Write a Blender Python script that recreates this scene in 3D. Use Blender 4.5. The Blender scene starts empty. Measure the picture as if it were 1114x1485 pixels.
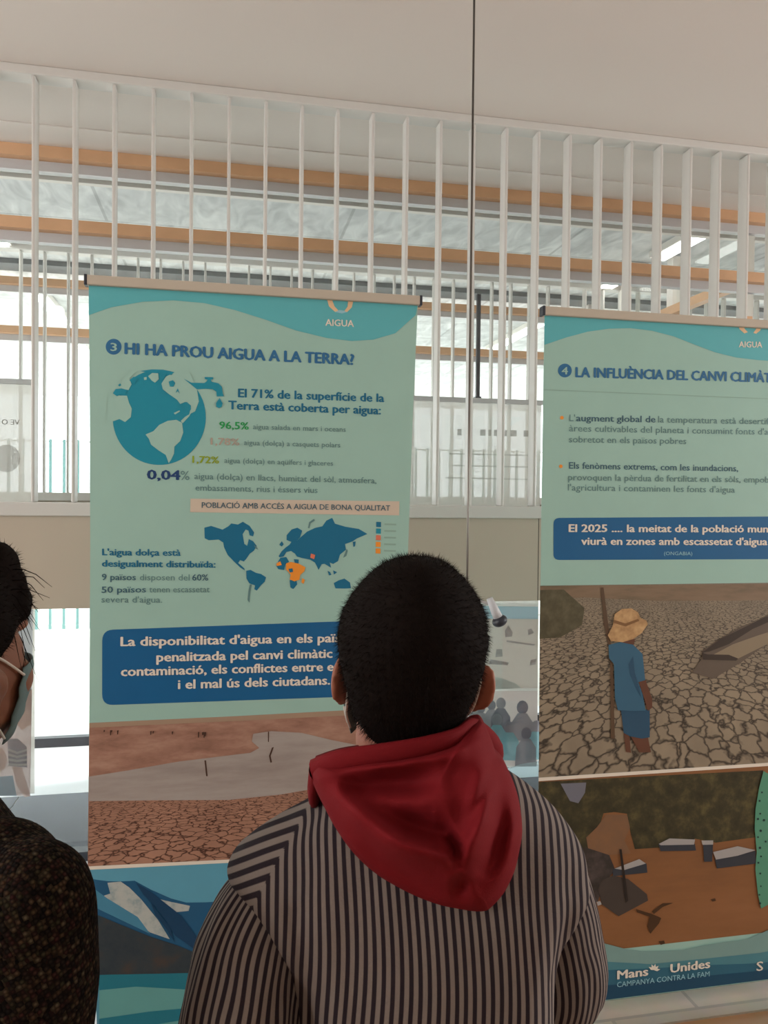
import bpy, bmesh, math, random
from mathutils import Vector, Matrix, noise
random.seed(7)
SC = bpy.context.scene
COL = SC.collection

# ------------------------------------------------------------------ camera, world, sun, exposure
FPX, YAW, PIT, ROL = 1131.17, .2007, -.0178, -.0103
IW, IH, CZ = 1114.0, 1485.0, 1.5
cam_d = bpy.data.cameras.new('camera')
cam = bpy.data.objects.new('camera', cam_d); COL.objects.link(cam)
cam_d.sensor_fit = 'VERTICAL'; cam_d.sensor_height = 24.0
cam_d.lens = 24.0 * FPX / IH
cam_d.clip_start = .02; cam_d.clip_end = 200
fwd = Vector((math.sin(YAW) * math.cos(PIT), math.cos(YAW) * math.cos(PIT), math.sin(PIT)))
right0 = Vector((math.cos(YAW), -math.sin(YAW), 0))
up0 = right0.cross(fwd)
rt = right0 * math.cos(ROL) + up0 * -math.sin(ROL) * -1
rt = right0 * math.cos(ROL) - up0 * math.sin(ROL)
up = up0 * math.cos(ROL) + right0 * math.sin(ROL)
cam.matrix_world = Matrix(((rt.x, up.x, -fwd.x, 0), (rt.y, up.y, -fwd.y, 0), (rt.z, up.z, -fwd.z, CZ), (0, 0, 0, 1)))
SC.camera = cam
SC.view_settings.view_transform = 'Standard'
SC.view_settings.look = 'None'
SC.view_settings.gamma = 1.0
SC.view_settings.exposure = 0.0
try: SC.view_settings.use_curve_mapping = False
except Exception: pass
SC.cycles.max_bounces = 8
SC.cycles.diffuse_bounces = 5
SC.cycles.transparent_max_bounces = 16
SC.cycles.use_denoising = True

world = bpy.data.worlds.new('sky'); SC.world = world
world.use_nodes = True
wn = world.node_tree.nodes; wl = world.node_tree.links
bg = wn['Background']; bg.inputs['Color'].default_value = (.93, .97, 1.0, 1); bg.inputs['Strength'].default_value = 4.2

def area(name, loc, rot, sx, sy, power, col=(1, 1, 1)):
    d = bpy.data.lights.new(name, 'AREA'); d.shape = 'RECTANGLE'; d.size = sx; d.size_y = sy; d.energy = power; d.color = col
    o = bpy.data.objects.new(name, d); COL.objects.link(o); o.location = loc; o.rotation_euler = rot
    return o
sd = bpy.data.lights.new('sun', 'SUN'); sd.energy = 7; sd.angle = math.radians(2); sd.color = (1, .97, .92)
so = bpy.data.objects.new('sun', sd); COL.objects.link(so)
so.rotation_euler = Vector((.80, .15, -.56)).to_track_quat('-Z', 'Y').to_euler()
# added area lamps at the unseen corridor ends, filling the room with light
area('fill_left', (-3.8, .6, 1.9), (0, math.radians(-90), 0), 1.8, 2.6, 105, (1, .985, .98))
area('fill_right', (5.2, .6, 1.9), (0, math.radians(90), 0), 1.8, 2.6, 125, (1, .985, .98))

# ------------------------------------------------------------------ helpers
def ray(x, y):
    u, v = x - IW / 2, y - IH / 2
    cr, sr = math.cos(ROL), math.sin(ROL)
    a, b = (cr * u + sr * v) / FPX, -(-sr * u + cr * v) / FPX
    cp, sp = math.cos(PIT), math.sin(PIT)
    return a, cp - b * sp, sp + b * cp          # right, forward, up
def at(x, y, Y):
    a, d, z = ray(x, y)
    wx = a * math.cos(YAW) + d * math.sin(YAW); wy = -a * math.sin(YAW) + d * math.cos(YAW)
    return Vector((wx * Y / wy, Y, CZ + z * Y / wy))
def lin(c):
    c = c / 255.0
    return c / 12.92 if c <= .04045 else ((c + .055) / 1.055) ** 2.4
def L3(rgb, k=1.0): return tuple(min(.95, lin(v) * k) for v in rgb) + (1.0,)

MATS = {}
def mat(name, rgb, rough=.6, k=1.0, var=.06, scale=12.0, metal=0.0, spec=.4, trans=0.0, bump=0.0, bscale=200.0, emit=0.0, sss=0.0):
    if name in MATS: return MATS[name]
    m = bpy.data.materials.new(name); m.use_nodes = True; nt = m.node_tree; N = nt.nodes; LK = nt.links
    b = N['Principled BSDF']; out = N['Material Output']
    c = L3(rgb, k)
    b.inputs['Roughness'].default_value = rough; b.inputs['Metallic'].default_value = metal
    b.inputs['Specular IOR Level'].default_value = spec
    if sss: 
        b.inputs['Subsurface Weight'].default_value = sss; b.inputs['Subsurface Radius'].default_value = (.02, .006, .003)
        b.inputs['Subsurface Scale'].default_value = .6
    tc = N.new('ShaderNodeTexCoord')
    if var:
        nz = N.new('ShaderNodeTexNoise'); nz.inputs['Scale'].default_value = scale; nz.inputs['Detail'].default_value = 4
        LK.new(tc.outputs['Object'], nz.inputs['Vector'])
        mx = N.new('ShaderNodeMix'); mx.data_type = 'RGBA'
        mx.inputs['A'].default_value = tuple(v * (1 - var) for v in c[:3]) + (1,)
        mx.inputs['B'].default_value = tuple(min(1, v * (1 + var)) for v in c[:3]) + (1,)
        LK.new(nz.outputs['Fac'], mx.inputs['Factor']); LK.new(mx.outputs['Result'], b.inputs['Base Color'])
    else: b.inputs['Base Color'].default_value = c
    if bump:
        n2 = N.new('ShaderNodeTexNoise'); n2.inputs['Scale'].default_value = bscale; n2.inputs['Detail'].default_value = 3
        LK.new(tc.outputs['Object'], n2.inputs['Vector'])
        bp = N.new('ShaderNodeBump'); bp.inputs['Strength'].default_value = bump; bp.inputs['Distance'].default_value = .004
        LK.new(n2.outputs['Fac'], bp.inputs['Height']); LK.new(bp.outputs['Normal'], b.inputs['Normal'])
    if emit:
        b.inputs['Emission Color'].default_value = c; b.inputs['Emission Strength'].default_value = emit
    if trans:
        t = N.new('ShaderNodeBsdfTransparent'); s = N.new('ShaderNodeMixShader'); s.inputs[0].default_value = trans
        LK.new(b.outputs[0], s.inputs[1]); LK.new(t.outputs[0], s.inputs[2]); LK.new(s.outputs[0], out.inputs[0])
    MATS[name] = m
    return m

def link_mesh(name, me, parent=None):
    o = bpy.data.objects.new(name, me); COL.objects.link(o)
    if parent is not None: o.parent = parent
    return o
def obj(name, bm, material, parent=None, smooth=False):
    me = bpy.data.meshes.new(name); bm.normal_update(); bm.to_mesh(me); bm.free()
    for m in (material if isinstance(material, (list, tuple)) else [material]): me.materials.append(m)
    if smooth:
        for p in me.polygons: p.use_smooth = True
    return link_mesh(name, me, parent)
def tag(o, label=None, cat=None, group=None, kind=None):
    if label: o['label'] = label
    if cat: o['category'] = cat
    if group: o['group'] = group
    if kind: o['kind'] = kind
    return o
def empty(name, loc, rz=0.0):
    o = bpy.data.objects.new(name, None); COL.objects.link(o); o.location = loc; o.rotation_euler = (0, 0, rz); o.empty_display_size = .1
    return o
def box(bm, x0, x1, y0, y1, z0, z1, mi=0, bev=0.0):
    vs = [bm.verts.new((x, y, z)) for z in (z0, z1) for y in (y0, y1) for x in (x0, x1)]
    fs = [bm.faces.new([vs[i] for i in q]) for q in ((0, 2, 3, 1), (4, 5, 7, 6), (0, 1, 5, 4), (2, 6, 7, 3), (0, 4, 6, 2), (1, 3, 7, 5))]
    for f in fs: f.material_index = mi
    if bev:
        es = list({e for f in fs for e in f.edges})
        bmesh.ops.bevel(bm, geom=es, offset=bev, segments=2, affect='EDGES', profile=.5)
def bx(name, x0, x1, y0, y1, z0, z1, m, parent=None, bev=0.0):
    bm = bmesh.new(); box(bm, x0, x1, y0, y1, z0, z1, 0, bev); return obj(name, bm, m, parent)
def struct(o): o['kind'] = 'structure'; return o
def tube(bm, pts, radii, seg=16, cap=True, mi=0):
    pts = [Vector(p) for p in pts]; rings = []
    for i, p in enumerate(pts):
        t = (pts[min(i + 1, len(pts) - 1)] - pts[max(i - 1, 0)]).normalized()
        a = t.cross(Vector((0, 0, 1)))
        if a.length < .2: a = t.cross(Vector((0, 1, 0)))
        a.normalize(); b = t.cross(a)
        r = radii[i] if isinstance(radii, list) else radii
        rr = r if isinstance(r, tuple) else (r, r)
        rings.append([bm.verts.new(p + a * math.cos(q) * rr[0] + b * math.sin(q) * rr[1]) for q in [k * 2 * math.pi / seg for k in range(seg)]])
    for i in range(len(rings) - 1):
        for k in range(seg):
            f = bm.faces.new((rings[i][k], rings[i][(k + 1) % seg], rings[i + 1][(k + 1) % seg], rings[i + 1][k])); f.material_index = mi; f.smooth = True
    if cap:
        bm.faces.new(rings[0][::-1]).material_index = mi; bm.faces.new(rings[-1]).material_index = mi
    return rings
def ball(bm, c, r, rot=None, seg=20):
    M = Matrix.Translation(Vector(c))
    if rot: M = M @ rot.to_4x4()
    M = M @ Matrix.Diagonal(Vector((r[0], r[1], r[2], 1)))
    bmesh.ops.create_uvsphere(bm, u_segments=seg, v_segments=seg // 2 + 2, radius=1, matrix=M)
def capsule(bm, pts, radii, seg=16):
    tube(bm, pts, radii, seg)
    for p, r in zip(pts, radii): ball(bm, p, (r, r, r), seg=14)
def spline(pts, n):
    """Catmull-Rom resample of a list of tuples (any dimension)"""
    out = []; m = len(pts)
    for i in range(m - 1):
        p0, p1, p2, p3 = pts[max(i - 1, 0)], pts[i], pts[i + 1], pts[min(i + 2, m - 1)]
        for k in range(n):
            t = k / n
            out.append(tuple(.5 * (2 * b + (c - a) * t + (2 * a - 5 * b + 4 * c - d) * t * t + (3 * b - a - 3 * c + d) * t ** 3) for a, b, c, d in zip(p0, p1, p2, p3)))
    out.append(tuple(pts[-1])); return out
def remeshed(name, bm, material, voxel, parent=None, it=6, fac=.5):
    o = obj('tmp', bm, material)
    r = o.modifiers.new('r', 'REMESH'); r.mode = 'VOXEL'; r.voxel_size = voxel; r.use_smooth_shade = True
    s = o.modifiers.new('s', 'SMOOTH'); s.iterations = it; s.factor = fac
    dg = bpy.context.evaluated_depsgraph_get(); dg.update()
    me = bpy.data.meshes.new_from_object(o.evaluated_get(dg)); me.name = name
    bpy.data.objects.remove(o, do_unlink=True)
    if not me.materials: me.materials.append(material)
    for p in me.polygons: p.use_smooth = True
    return link_mesh(name, me, parent)

# ------------------------------------------------------------------ materials of the place
m_ceil = mat('ceiling_paint', (222, 214, 207), .8, var=.02, scale=2)
m_ceil_strip = mat('pale_ceiling_strip', (230, 224, 218), .8, var=.02)  # slightly paler strip of ceiling before the first window
m_white = mat('white_lacquer', (226, 221, 214), .45, var=.02)
m_bar = mat('bar_lacquer', (206, 203, 198), .4, var=.03, scale=6)
m_beige = mat('beige_panel', (186, 174, 158), .35, var=.04, scale=3)
m_wood = mat('orange_wood', (216, 172, 134), .5, var=.15, scale=9)
m_alu = mat('grey_aluminium', (196, 196, 198), .4, var=.03)
m_dark = mat('dark_metal', (52, 56, 64), .4, var=.05)
m_steel = mat('steel_cable', (120, 116, 110), .3, metal=.8, var=.05)
m_backwall = mat('back_wall_paint', (190, 182, 172), .8, var=.03)
m_fence = mat('fence_teal', (110, 156, 156), .5, var=.05)
m_ground = mat('pale_paving', (235, 232, 226), .8, var=.03)
m_floorw = mat('white_floor', (222, 226, 230), .4, var=.03)
m_lamp = mat('lamp_diffuser', (255, 252, 245), .5, var=0, emit=7)

def wood_wool():
    m = bpy.data.materials.new('grey_board_ceiling'); m.use_nodes = True; N = m.node_tree.nodes; LK = m.node_tree.links
    b = N['Principled BSDF']; b.inputs['Roughness'].default_value = .8
    tc = N.new('ShaderNodeTexCoord'); mp = N.new('ShaderNodeMapping'); mp.inputs['Scale'].default_value = (2.2, .9, 1); mp.inputs['Rotation'].default_value = (0, 0, .5)
    nz = N.new('ShaderNodeTexNoise'); nz.inputs['Scale'].default_value = 4; nz.inputs['Detail'].default_value = 6; nz.inputs['Distortion'].default_value = 1.2
    cr = N.new('ShaderNodeValToRGB'); cr.color_ramp.elements[0].position = .35; cr.color_ramp.elements[0].color = L3((196, 199, 200)); cr.color_ramp.elements[1].position = .68; cr.color_ramp.elements[1].color = L3((238, 240, 240))
    br = N.new('ShaderNodeTexBrick'); br.inputs['Scale'].default_value = 1.0; br.inputs['Mortar Size'].default_value = .008; br.inputs['Brick Width'].default_value = 1.2; br.inputs['Row Height'].default_value = .6
    br.inputs['Color1'].default_value = (1, 1, 1, 1); br.inputs['Color2'].default_value = (.93, .93, .93, 1); br.inputs['Mortar'].default_value = (.7, .7, .7, 1)
    mx = N.new('ShaderNodeMix'); mx.data_type = 'RGBA'; mx.blend_type = 'MULTIPLY'; mx.inputs['Factor'].default_value = 1
    LK.new(tc.outputs['Object'], mp.inputs[0]); LK.new(mp.outputs[0], nz.inputs['Vector']); LK.new(nz.outputs['Fac'], cr.inputs[0])
    LK.new(tc.outputs['Object'], br.inputs['Vector']); LK.new(cr.outputs[0], mx.inputs['A']); LK.new(br.outputs['Color'], mx.inputs['B']); LK.new(mx.outputs['Result'], b.inputs['Base Color'])
    return m
m_board = wood_wool()

def planks(name, c1, c2, bw, rh, mortar=(.25, .2, .15, 1), rough=.4, ms=.006):
    m = bpy.data.materials.new(name); m.use_nodes = True; N = m.node_tree.nodes; LK = m.node_tree.links
    b = N['Principled BSDF']; b.inputs['Roughness'].default_value = rough
    tc = N.new('ShaderNodeTexCoord'); br = N.new('ShaderNodeTexBrick')
    br.inputs['Scale'].default_value = 1.0; br.inputs['Mortar Size'].default_value = ms; br.inputs['Brick Width'].default_value = bw; br.inputs['Row Height'].default_value = rh
    br.inputs['Color1'].default_value = L3(c1); br.inputs['Color2'].default_value = L3(c2); br.inputs['Mortar'].default_value = mortar
    nz = N.new('ShaderNodeTexNoise'); nz.inputs['Scale'].default_value = 8; nz.inputs['Detail'].default_value = 5
    mx = N.new('ShaderNodeMix'); mx.data_type = 'RGBA'; mx.blend_type = 'OVERLAY'; mx.inputs['Factor'].default_value = .25
    LK.new(tc.outputs['Object'], br.inputs['Vector']); LK.new(tc.outputs['Object'], nz.inputs['Vector'])
    LK.new(br.outputs['Color'], mx.inputs['A']); LK.new(nz.outputs['Color'], mx.inputs['B']); LK.new(mx.outputs['Result'], b.inputs['Base Color'])
    return m
m_floor = planks('brown_floor_tiles', (150, 112, 78), (140, 104, 74), .62, .62)
m_stone = planks('grey_stone_border', (150, 140, 126), (138, 128, 115), .55, .085, (.2, .18, .15, 1))
def glossy_slab():
    m = bpy.data.materials.new('dark_polished_slab'); m.use_nodes = True; N = m.node_tree.nodes; LK = m.node_tree.links
    b = N['Principled BSDF']; b.inputs['Specular IOR Level'].default_value = .12
    tc = N.new('ShaderNodeTexCoord'); nz = N.new('ShaderNodeTexNoise'); nz.inputs['Scale'].default_value = 7; nz.inputs['Detail'].default_value = 8
    cr = N.new('ShaderNodeValToRGB'); cr.color_ramp.elements[0].color = L3((40, 44, 56)); cr.color_ramp.elements[1].color = L3((58, 64, 80))
    rr = N.new('ShaderNodeMapRange'); rr.inputs[3].default_value = .12; rr.inputs[4].default_value = .26
    LK.new(tc.outputs['Object'], nz.inputs['Vector']); LK.new(nz.outputs['Fac'], cr.inputs[0]); LK.new(cr.outputs[0], b.inputs['Base Color']); LK.new(nz.outputs['Fac'], rr.inputs[0]); LK.new(rr.outputs[0], b.inputs['Roughness'])
    return m
m_slab = glossy_slab()
def glass():
    m = bpy.data.materials.new('window_glass'); m.use_nodes = True; N = m.node_tree.nodes; LK = m.node_tree.links
    N.remove(N['Principled BSDF']); out = N['Material Output']
    t = N.new('ShaderNodeBsdfTransparent'); t.inputs[0].default_value = (.97, .985, .98, 1)
    g = N.new('ShaderNodeBsdfGlossy'); g.inputs['Roughness'].default_value = .01
    s = N.new('ShaderNodeMixShader'); s.inputs[0].default_value = .04
    LK.new(t.outputs[0], s.inputs[1]); LK.new(g.outputs[0], s.inputs[2]); LK.new(s.outputs[0], out.inputs[0])
    return m
m_glass = glass()

# ------------------------------------------------------------------ structure
CE = 2.885
XL, XR = -4.0, 5.4
struct(bx('floor', XL, XR, -2.4, 2.0, -.1, 0, m_floor))
struct(bx('trim_1', XL, XR, 2.0, 2.24, -.1, .006, m_stone))
struct(bx('trim_2', XL, XR, 2.24, 3.38, -.1, .012, m_floorw))
bm = bmesh.new()
xs = [-4.0, -2.25, -.845 - .15, .55, 1.95, 3.35, 5.4]
for a, b in zip(xs[:-1], xs[1:]): box(bm, a + .003, b - .003, 3.38, 4.13, -.1, .0)
box(bm, XL, XR, 3.385, 4.125, -.1, -.004, 1)
struct(obj('floor_alley', bm, [m_slab, mat('slab_joint', (190, 190, 186), .7, var=0)]))
struct(bx('floor_courtyard', XL, XR, 4.13, 5.3, -.1, 0, m_floorw))
struct(bx('ground', -30, 30, 5.3, 60, -.12, -.01, m_ground))
struct(bx('ceiling', XL, XR, -2.4, 3.14, CE, CE + .15, m_ceil))
struct(bx('trim_3', XL, XR, 3.14, 3.36, CE - .004, CE + .15, m_ceil_strip))
struct(bx('ceiling_hall', -4.6, XR + 1, 3.28, 11.7, CE + .01, CE + .2, m_board))
struct(bx('wall_back', XL, XR, -2.5, -2.4, 0, CE, m_backwall))
struct(bx('wall_left', XL - .1, XL, -2.5, 3.7, 0, CE, m_backwall))
struct(bx('wall_right', XR, XR + .1, -2.5, 5.3, 0, CE, m_backwall))
# bulkhead lines behind the first window, duct before the second window
struct(bx('trim_4', XL, XR, 3.46, 3.5, CE - .05, CE + .01, mat('grey_duct', (112, 116, 118), .5)))
struct(bx('trim_5', XL, XR, 3.5, 3.53, CE - .07, CE + .01, m_white))
struct(bx('trim_6', XL, XR, 4.98, 5.15, CE - .02, CE + .01, mat('grey_duct', (112, 116, 118), .5)))
# parapet bands under both barred screens
bm = bmesh.new()
cuts = [XL, -2.05, -.2 - .55, .99 - 1.0 + .35, 1.14, 2.2, 3.5, XR]
for a, b in zip(cuts[:-1], cuts[1:]): box(bm, a + .0015, b - .0015, 2.72, 2.80, 1.125, 1.43)
box(bm, XL, XR, 2.722, 2.798, 1.127, 1.428, 1)
struct(obj('wall_front', bm, [m_beige, m_dark]))
struct(bx('wall_far', XL, XR, 4.62, 4.70, 1.125, 1.468, mat('far_parapet', (150, 138, 122), .5)))

def window(n, Y, rails, frame_bottom):
    bm = bmesh.new()
    if frame_bottom > .02: box(bm, XL, XR, Y - .01, Y + .05, 0, frame_bottom, 1)
    for z in rails:
        box(bm, XL, XR, Y + .03, Y + .07, z - .085, z - .045, 0)
    for x in (XL + .03, XR - .03): box(bm, x - .025, x + .025, Y + .03, Y + .06, 0, CE - .01, 0)
    w = struct(obj('window_%d' % n, bm, [m_alu, m_dark]))
    for z in rails:
        tagp = bx('wood_rail', XL, XR, Y - .012, Y + .03, z - .046, z, m_wood, w)
    bx('glass_pane', XL, XR, Y + .042, Y + .046, frame_bottom, CE - .05, m_glass, w)
    return w
window(1, 3.33, (2.8805, 2.597), .05)
window(2, 5.23, (2.85, 2.547), .012)
struct(bx('trim_7', XL, XR, 4.9, 4.95, 0, .055, m_dark))
# side window wall on the right, running away from the corridor
bm = bmesh.new()
for y in (3.42, 4.05, 4.6, 5.1): box(bm, 2.47, 2.52, y - .03, y + .03, 0, CE, 0)
w3 = struct(obj('window_3', bm, m_white))
for z in (2.60, 2.40): bx('wood_rail', 2.45, 2.5, 3.37, 5.2, z - .047, z, m_wood, w3)
bx('glass_pane', 2.493, 2.497, 3.42, 5.1, .05, CE - .05, m_glass, w3)

# ------------------------------------------------------------------ barred screens
def screen(label, Y, x0, n, zb, zt, dep, th):
    root = empty('slatted_screen', (0, Y, zb)); tag(root, label, 'screen', 'barred screens')
    bm = bmesh.new(); box(bm, XL + .01, XR - .01, -.035, .035, zt - zb - .03, zt - zb, 0, .004); obj('top_rail', bm, m_bar, root)
    bm = bmesh.new(); box(bm, XL + .01, XR - .01, -.04, .04, 0, .045, 0, .004); obj('bottom_rail', bm, m_bar, root)
    bm = bmesh.new(); box(bm, -th / 2, th / 2, -dep / 2, dep / 2, .045, zt - zb - .03, 0, .004)
    me = bpy.data.meshes.new('bar'); bm.to_mesh(me); bm.free(); me.materials.append(m_bar)
    for k in range(n):
        o = link_mesh('bar', me, root); o.location = (x0 + k * .1242, 0, 0)
    return root
screen('near white screen of vertical bars from the beige parapet up to the ceiling', 2.75, -.6168 - .1242 * 5, 36, 1.43, CE, .058, .011)
screen('far white screen of thin vertical bars standing behind the wooden window rails', 4.65, -3.6, 72, 1.468, CE - .01, .045, .012)

# ------------------------------------------------------------------ strip lights on the hall ceiling
def strip(x, y0, y1, label):
    r = empty('strip_light', (x, (y0 + y1) / 2, CE)); tag(r, label, 'ceiling light', 'linear lights on the hall ceiling')
    L = (y1 - y0) / 2
    bx('housing', -.05, .05, -L, L, -.03, .008, m_white, r)
    bx('diffuser', -.038, .038, -L + .01, L - .01, -.042, -.0301, m_lamp, r)
strip(-1.2, 4.0, 4.6, 'left linear ceiling light, the nearer one, before the far barred screen')
strip(-1.25, 5.5, 6.6, 'left linear ceiling light, second in its row, beyond the far window rail')
strip(-1.3, 7.1, 8.3, 'left linear ceiling light, third and farthest of its row')
strip(2.36, 3.6, 4.0, 'right linear ceiling light, the nearer one, above the wooden side rails')
strip(2.36, 4.2, 4.6, 'right linear ceiling light, second in its row, above the second banner')
strip(2.36, 5.6, 6.8, 'right linear ceiling light, farthest of its row, seen in the gap between banners')

# ------------------------------------------------------------------ fence outdoors, dark hanging post
fr = empty('fence', (-1.8, 9.3, 0)); tag(fr, 'teal metal fence of thin vertical bars outside the far window', 'fence')
bm = bmesh.new(); box(bm, -2.2, 7.0, -.012, .012, 2.09, 2.105); box(bm, -2.2, 7.0, -.012, .012, .03, .045); obj('rails', bm, m_white, fr)
bm = bmesh.new(); box(bm, -.014, .014, -.014, .014, -.01, 2.12); me = bpy.data.meshes.new('bar'); bm.to_mesh(me); bm.free(); me.materials.append(m_fence)
for k in range(64):
    o = link_mesh('bar', me, fr); o.location = (-2.15 + k * .145, 0, 0)
p = at(688, 440, 5.0); q = at(688, 577, 5.0)
hr = empty('hanging_rod', (p.x, 5.0, CE)); tag(hr, 'dark hanging rod with a small foot, behind the bars between the two banners', 'rod')
bx('rod', -.012, .012, -.012, .012, q.z - CE, 0, m_dark, hr)
bx('foot', -.02, .02, -.02, .02, q.z - CE - .02, q.z - CE + .02, m_dark, hr)

# ------------------------------------------------------------------ printing on banners
class Print:
    """flat print: polygons and letters lying on the plane Y of a banner sheet"""
    def __init__(s, Y): s.Y = Y; s.bm = bmesh.new(); s.mats = []; s.lay = 1; s.count = 0
    def mi(s, m):
        if m not in s.mats: s.mats.append(m)
        return s.mats.index(m)
    def P(s, p):
        if len(p) == 3: return Vector((p[0], s.Y, p[1]))
        return at(p[0], p[1], s.Y)
    def poly(s, pts, m, lay=None):
        s.count = (s.count + 1) % 32
        off = Vector((0, -.0005 * (lay if lay is not None else s.lay) - s.count * 1.5e-5, 0))
        pts = [s.P(p) + off for p in pts]
        vs = [s.bm.verts.new(p) for p in pts]
        if len(vs) < 3: return
        try: f = s.bm.faces.new(vs)
        except ValueError: return
        f.normal_update()
        if f.normal.y > 0: f.normal_flip()
        f.material_index = s.mi(m)
        if len(vs) > 4: bmesh.ops.triangulate(s.bm, faces=[f], ngon_method='EAR_CLIP')
    def disc(s, c, r, m, lay=None, n=28, ry=None):
        s.poly([(c[0] + r * math.cos(2 * math.pi * k / n), c[1] + (ry or r) * math.sin(2 * math.pi * k / n)) for k in range(n)], m, lay)
    def rrect(s, tl, tr, br, bl, r, m, lay=None):
        pts = []
        for c, a, b in ((tl, bl, tr), (tr, tl, br), (br, tr, bl), (bl, br, tl)):
            c, a, b = Vector(c), Vector(a), Vector(b)
            u = c + (a - c).normalized() * r; v = c + (b - c).normalized() * r
            for k in range(7):
                t = k / 6; pts.append(tuple((1 - t) ** 2 * u + 2 * t * (1 - t) * c + t * t * v))
        s.poly(pts, m, lay)
    def text(s, body, x0, y0, x1, y1, cap, m, bold=0.0, lay=None, vis=None, mirror=False):
        """letters from pixel (x0,y0) to (x1,y1) along the baseline; vis = the part of body that ends at (x1,y1)"""
        def mesh_of(t):
            c = bpy.data.curves.new('t', 'FONT'); c.body = t; c.size = 1; c.resolution_u = 2; c.offset = 0
            o = bpy.data.objects.new('t', c); COL.objects.link(o)
            dg = bpy.context.evaluated_depsgraph_get(); dg.update()
            me = bpy.data.meshes.new_from_object(o.evaluated_get(dg))
            bpy.data.objects.remove(o, do_unlink=True); bpy.data.curves.remove(c)
            return me
        me = mesh_of(body)
        if not me.vertices: return
        xs = [v.co.x for v in me.vertices]; lo, hi = min(xs), max(xs)
        if vis:
            m2 = mesh_of(vis); hi = max(v.co.x for v in m2.vertices)
        A, B = s.P((x0, y0)), s.P((x1, y1))
        C = s.P((x0, y0 - cap))
        hz = (C - A).length / .73
        U = (B - A) / max(hi - lo, 1e-6); s.count = (s.count + 8) % 32; off = Vector((0, -.0005 * (lay if lay is not None else s.lay) - s.count * 1.2e-5 - .0001, 0))
        if mirror: A = B; U = -U
        k = s.mi(m); w = bold * .8
        for n, (jx, jz) in enumerate([(0, 0)] if w <= .003 else [(-w, 0), (w, 0), (0, w * .5), (0, -w * .5), (-w * .5, 0), (w * .5, 0)]):
            o2 = off - Vector((0, n * 2e-5, 0)); vm = [s.bm.verts.new(A + U * (v.co.x + jx - lo) + Vector((0, 0, hz * (v.co.y + jz))) + o2) for v in me.vertices]
            for p in me.polygons:
                try: f = s.bm.faces.new([vm[i] for i in p.vertices])
                except ValueError: continue
                f.normal_update()
                if f.normal.y > 0: f.normal_flip()
                f.material_index = k
        bpy.data.meshes.remove(me)
    def done(s, name, parent, label=None):
        bpy.context.view_layer.update()
        o = obj(name, s.bm, s.mats, None); o.parent = parent
        o.matrix_parent_inverse = parent.matrix_world.inverted()
        if label: o['label'] = label
        return o
def zm(pts, ox, oy, s): return [(ox + x / s, oy + y / s) for x, y in pts]

EK = 1.5
PK = 1.3       # print colours below are as the photo shows them under the dim room light; EK turns them to paint colours, lower PK leaves the dimmer light low down in the picture inks
def ink(name, rgb, rough=.38, **kw): return mat(name, rgb, rough, k=EK, var=.03, **kw)
def pic(name, rgb, rough=.4, **kw): return mat(name, rgb, rough, k=PK, var=.05, scale=25, **kw)
i_mint = ink('print_mint', (134, 167, 157))
i_head = ink('print_header_teal', (80, 154, 160))
i_title = ink('print_title_blue', (40, 92, 130))
i_globe = ink('print_globe_teal', (22, 120, 140))
i_map = ink('print_map_blue', (18, 92, 122))
i_box = ink('print_box_blue', (22, 82, 124))
i_white = ink('print_white', (196, 190, 178))
i_grey = ink('print_grey_text', (84, 116, 116))
i_navy = ink('print_navy', (28, 56, 98))
i_dtext = ink('print_dark_text', (52, 84, 98))
i_green = ink('print_green', (30, 132, 70))
i_pinkg = ink('print_pale_red', (150, 140, 128))
i_lime = ink('print_lime', (120, 140, 20))
i_orange = ink('print_orange', (205, 128, 45))
i_peach = ink('print_peach', (196, 165, 130))
i_tag = ink('print_tag_pink', (176, 164, 148))
i_red = ink('print_red', (190, 105, 80))

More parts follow.
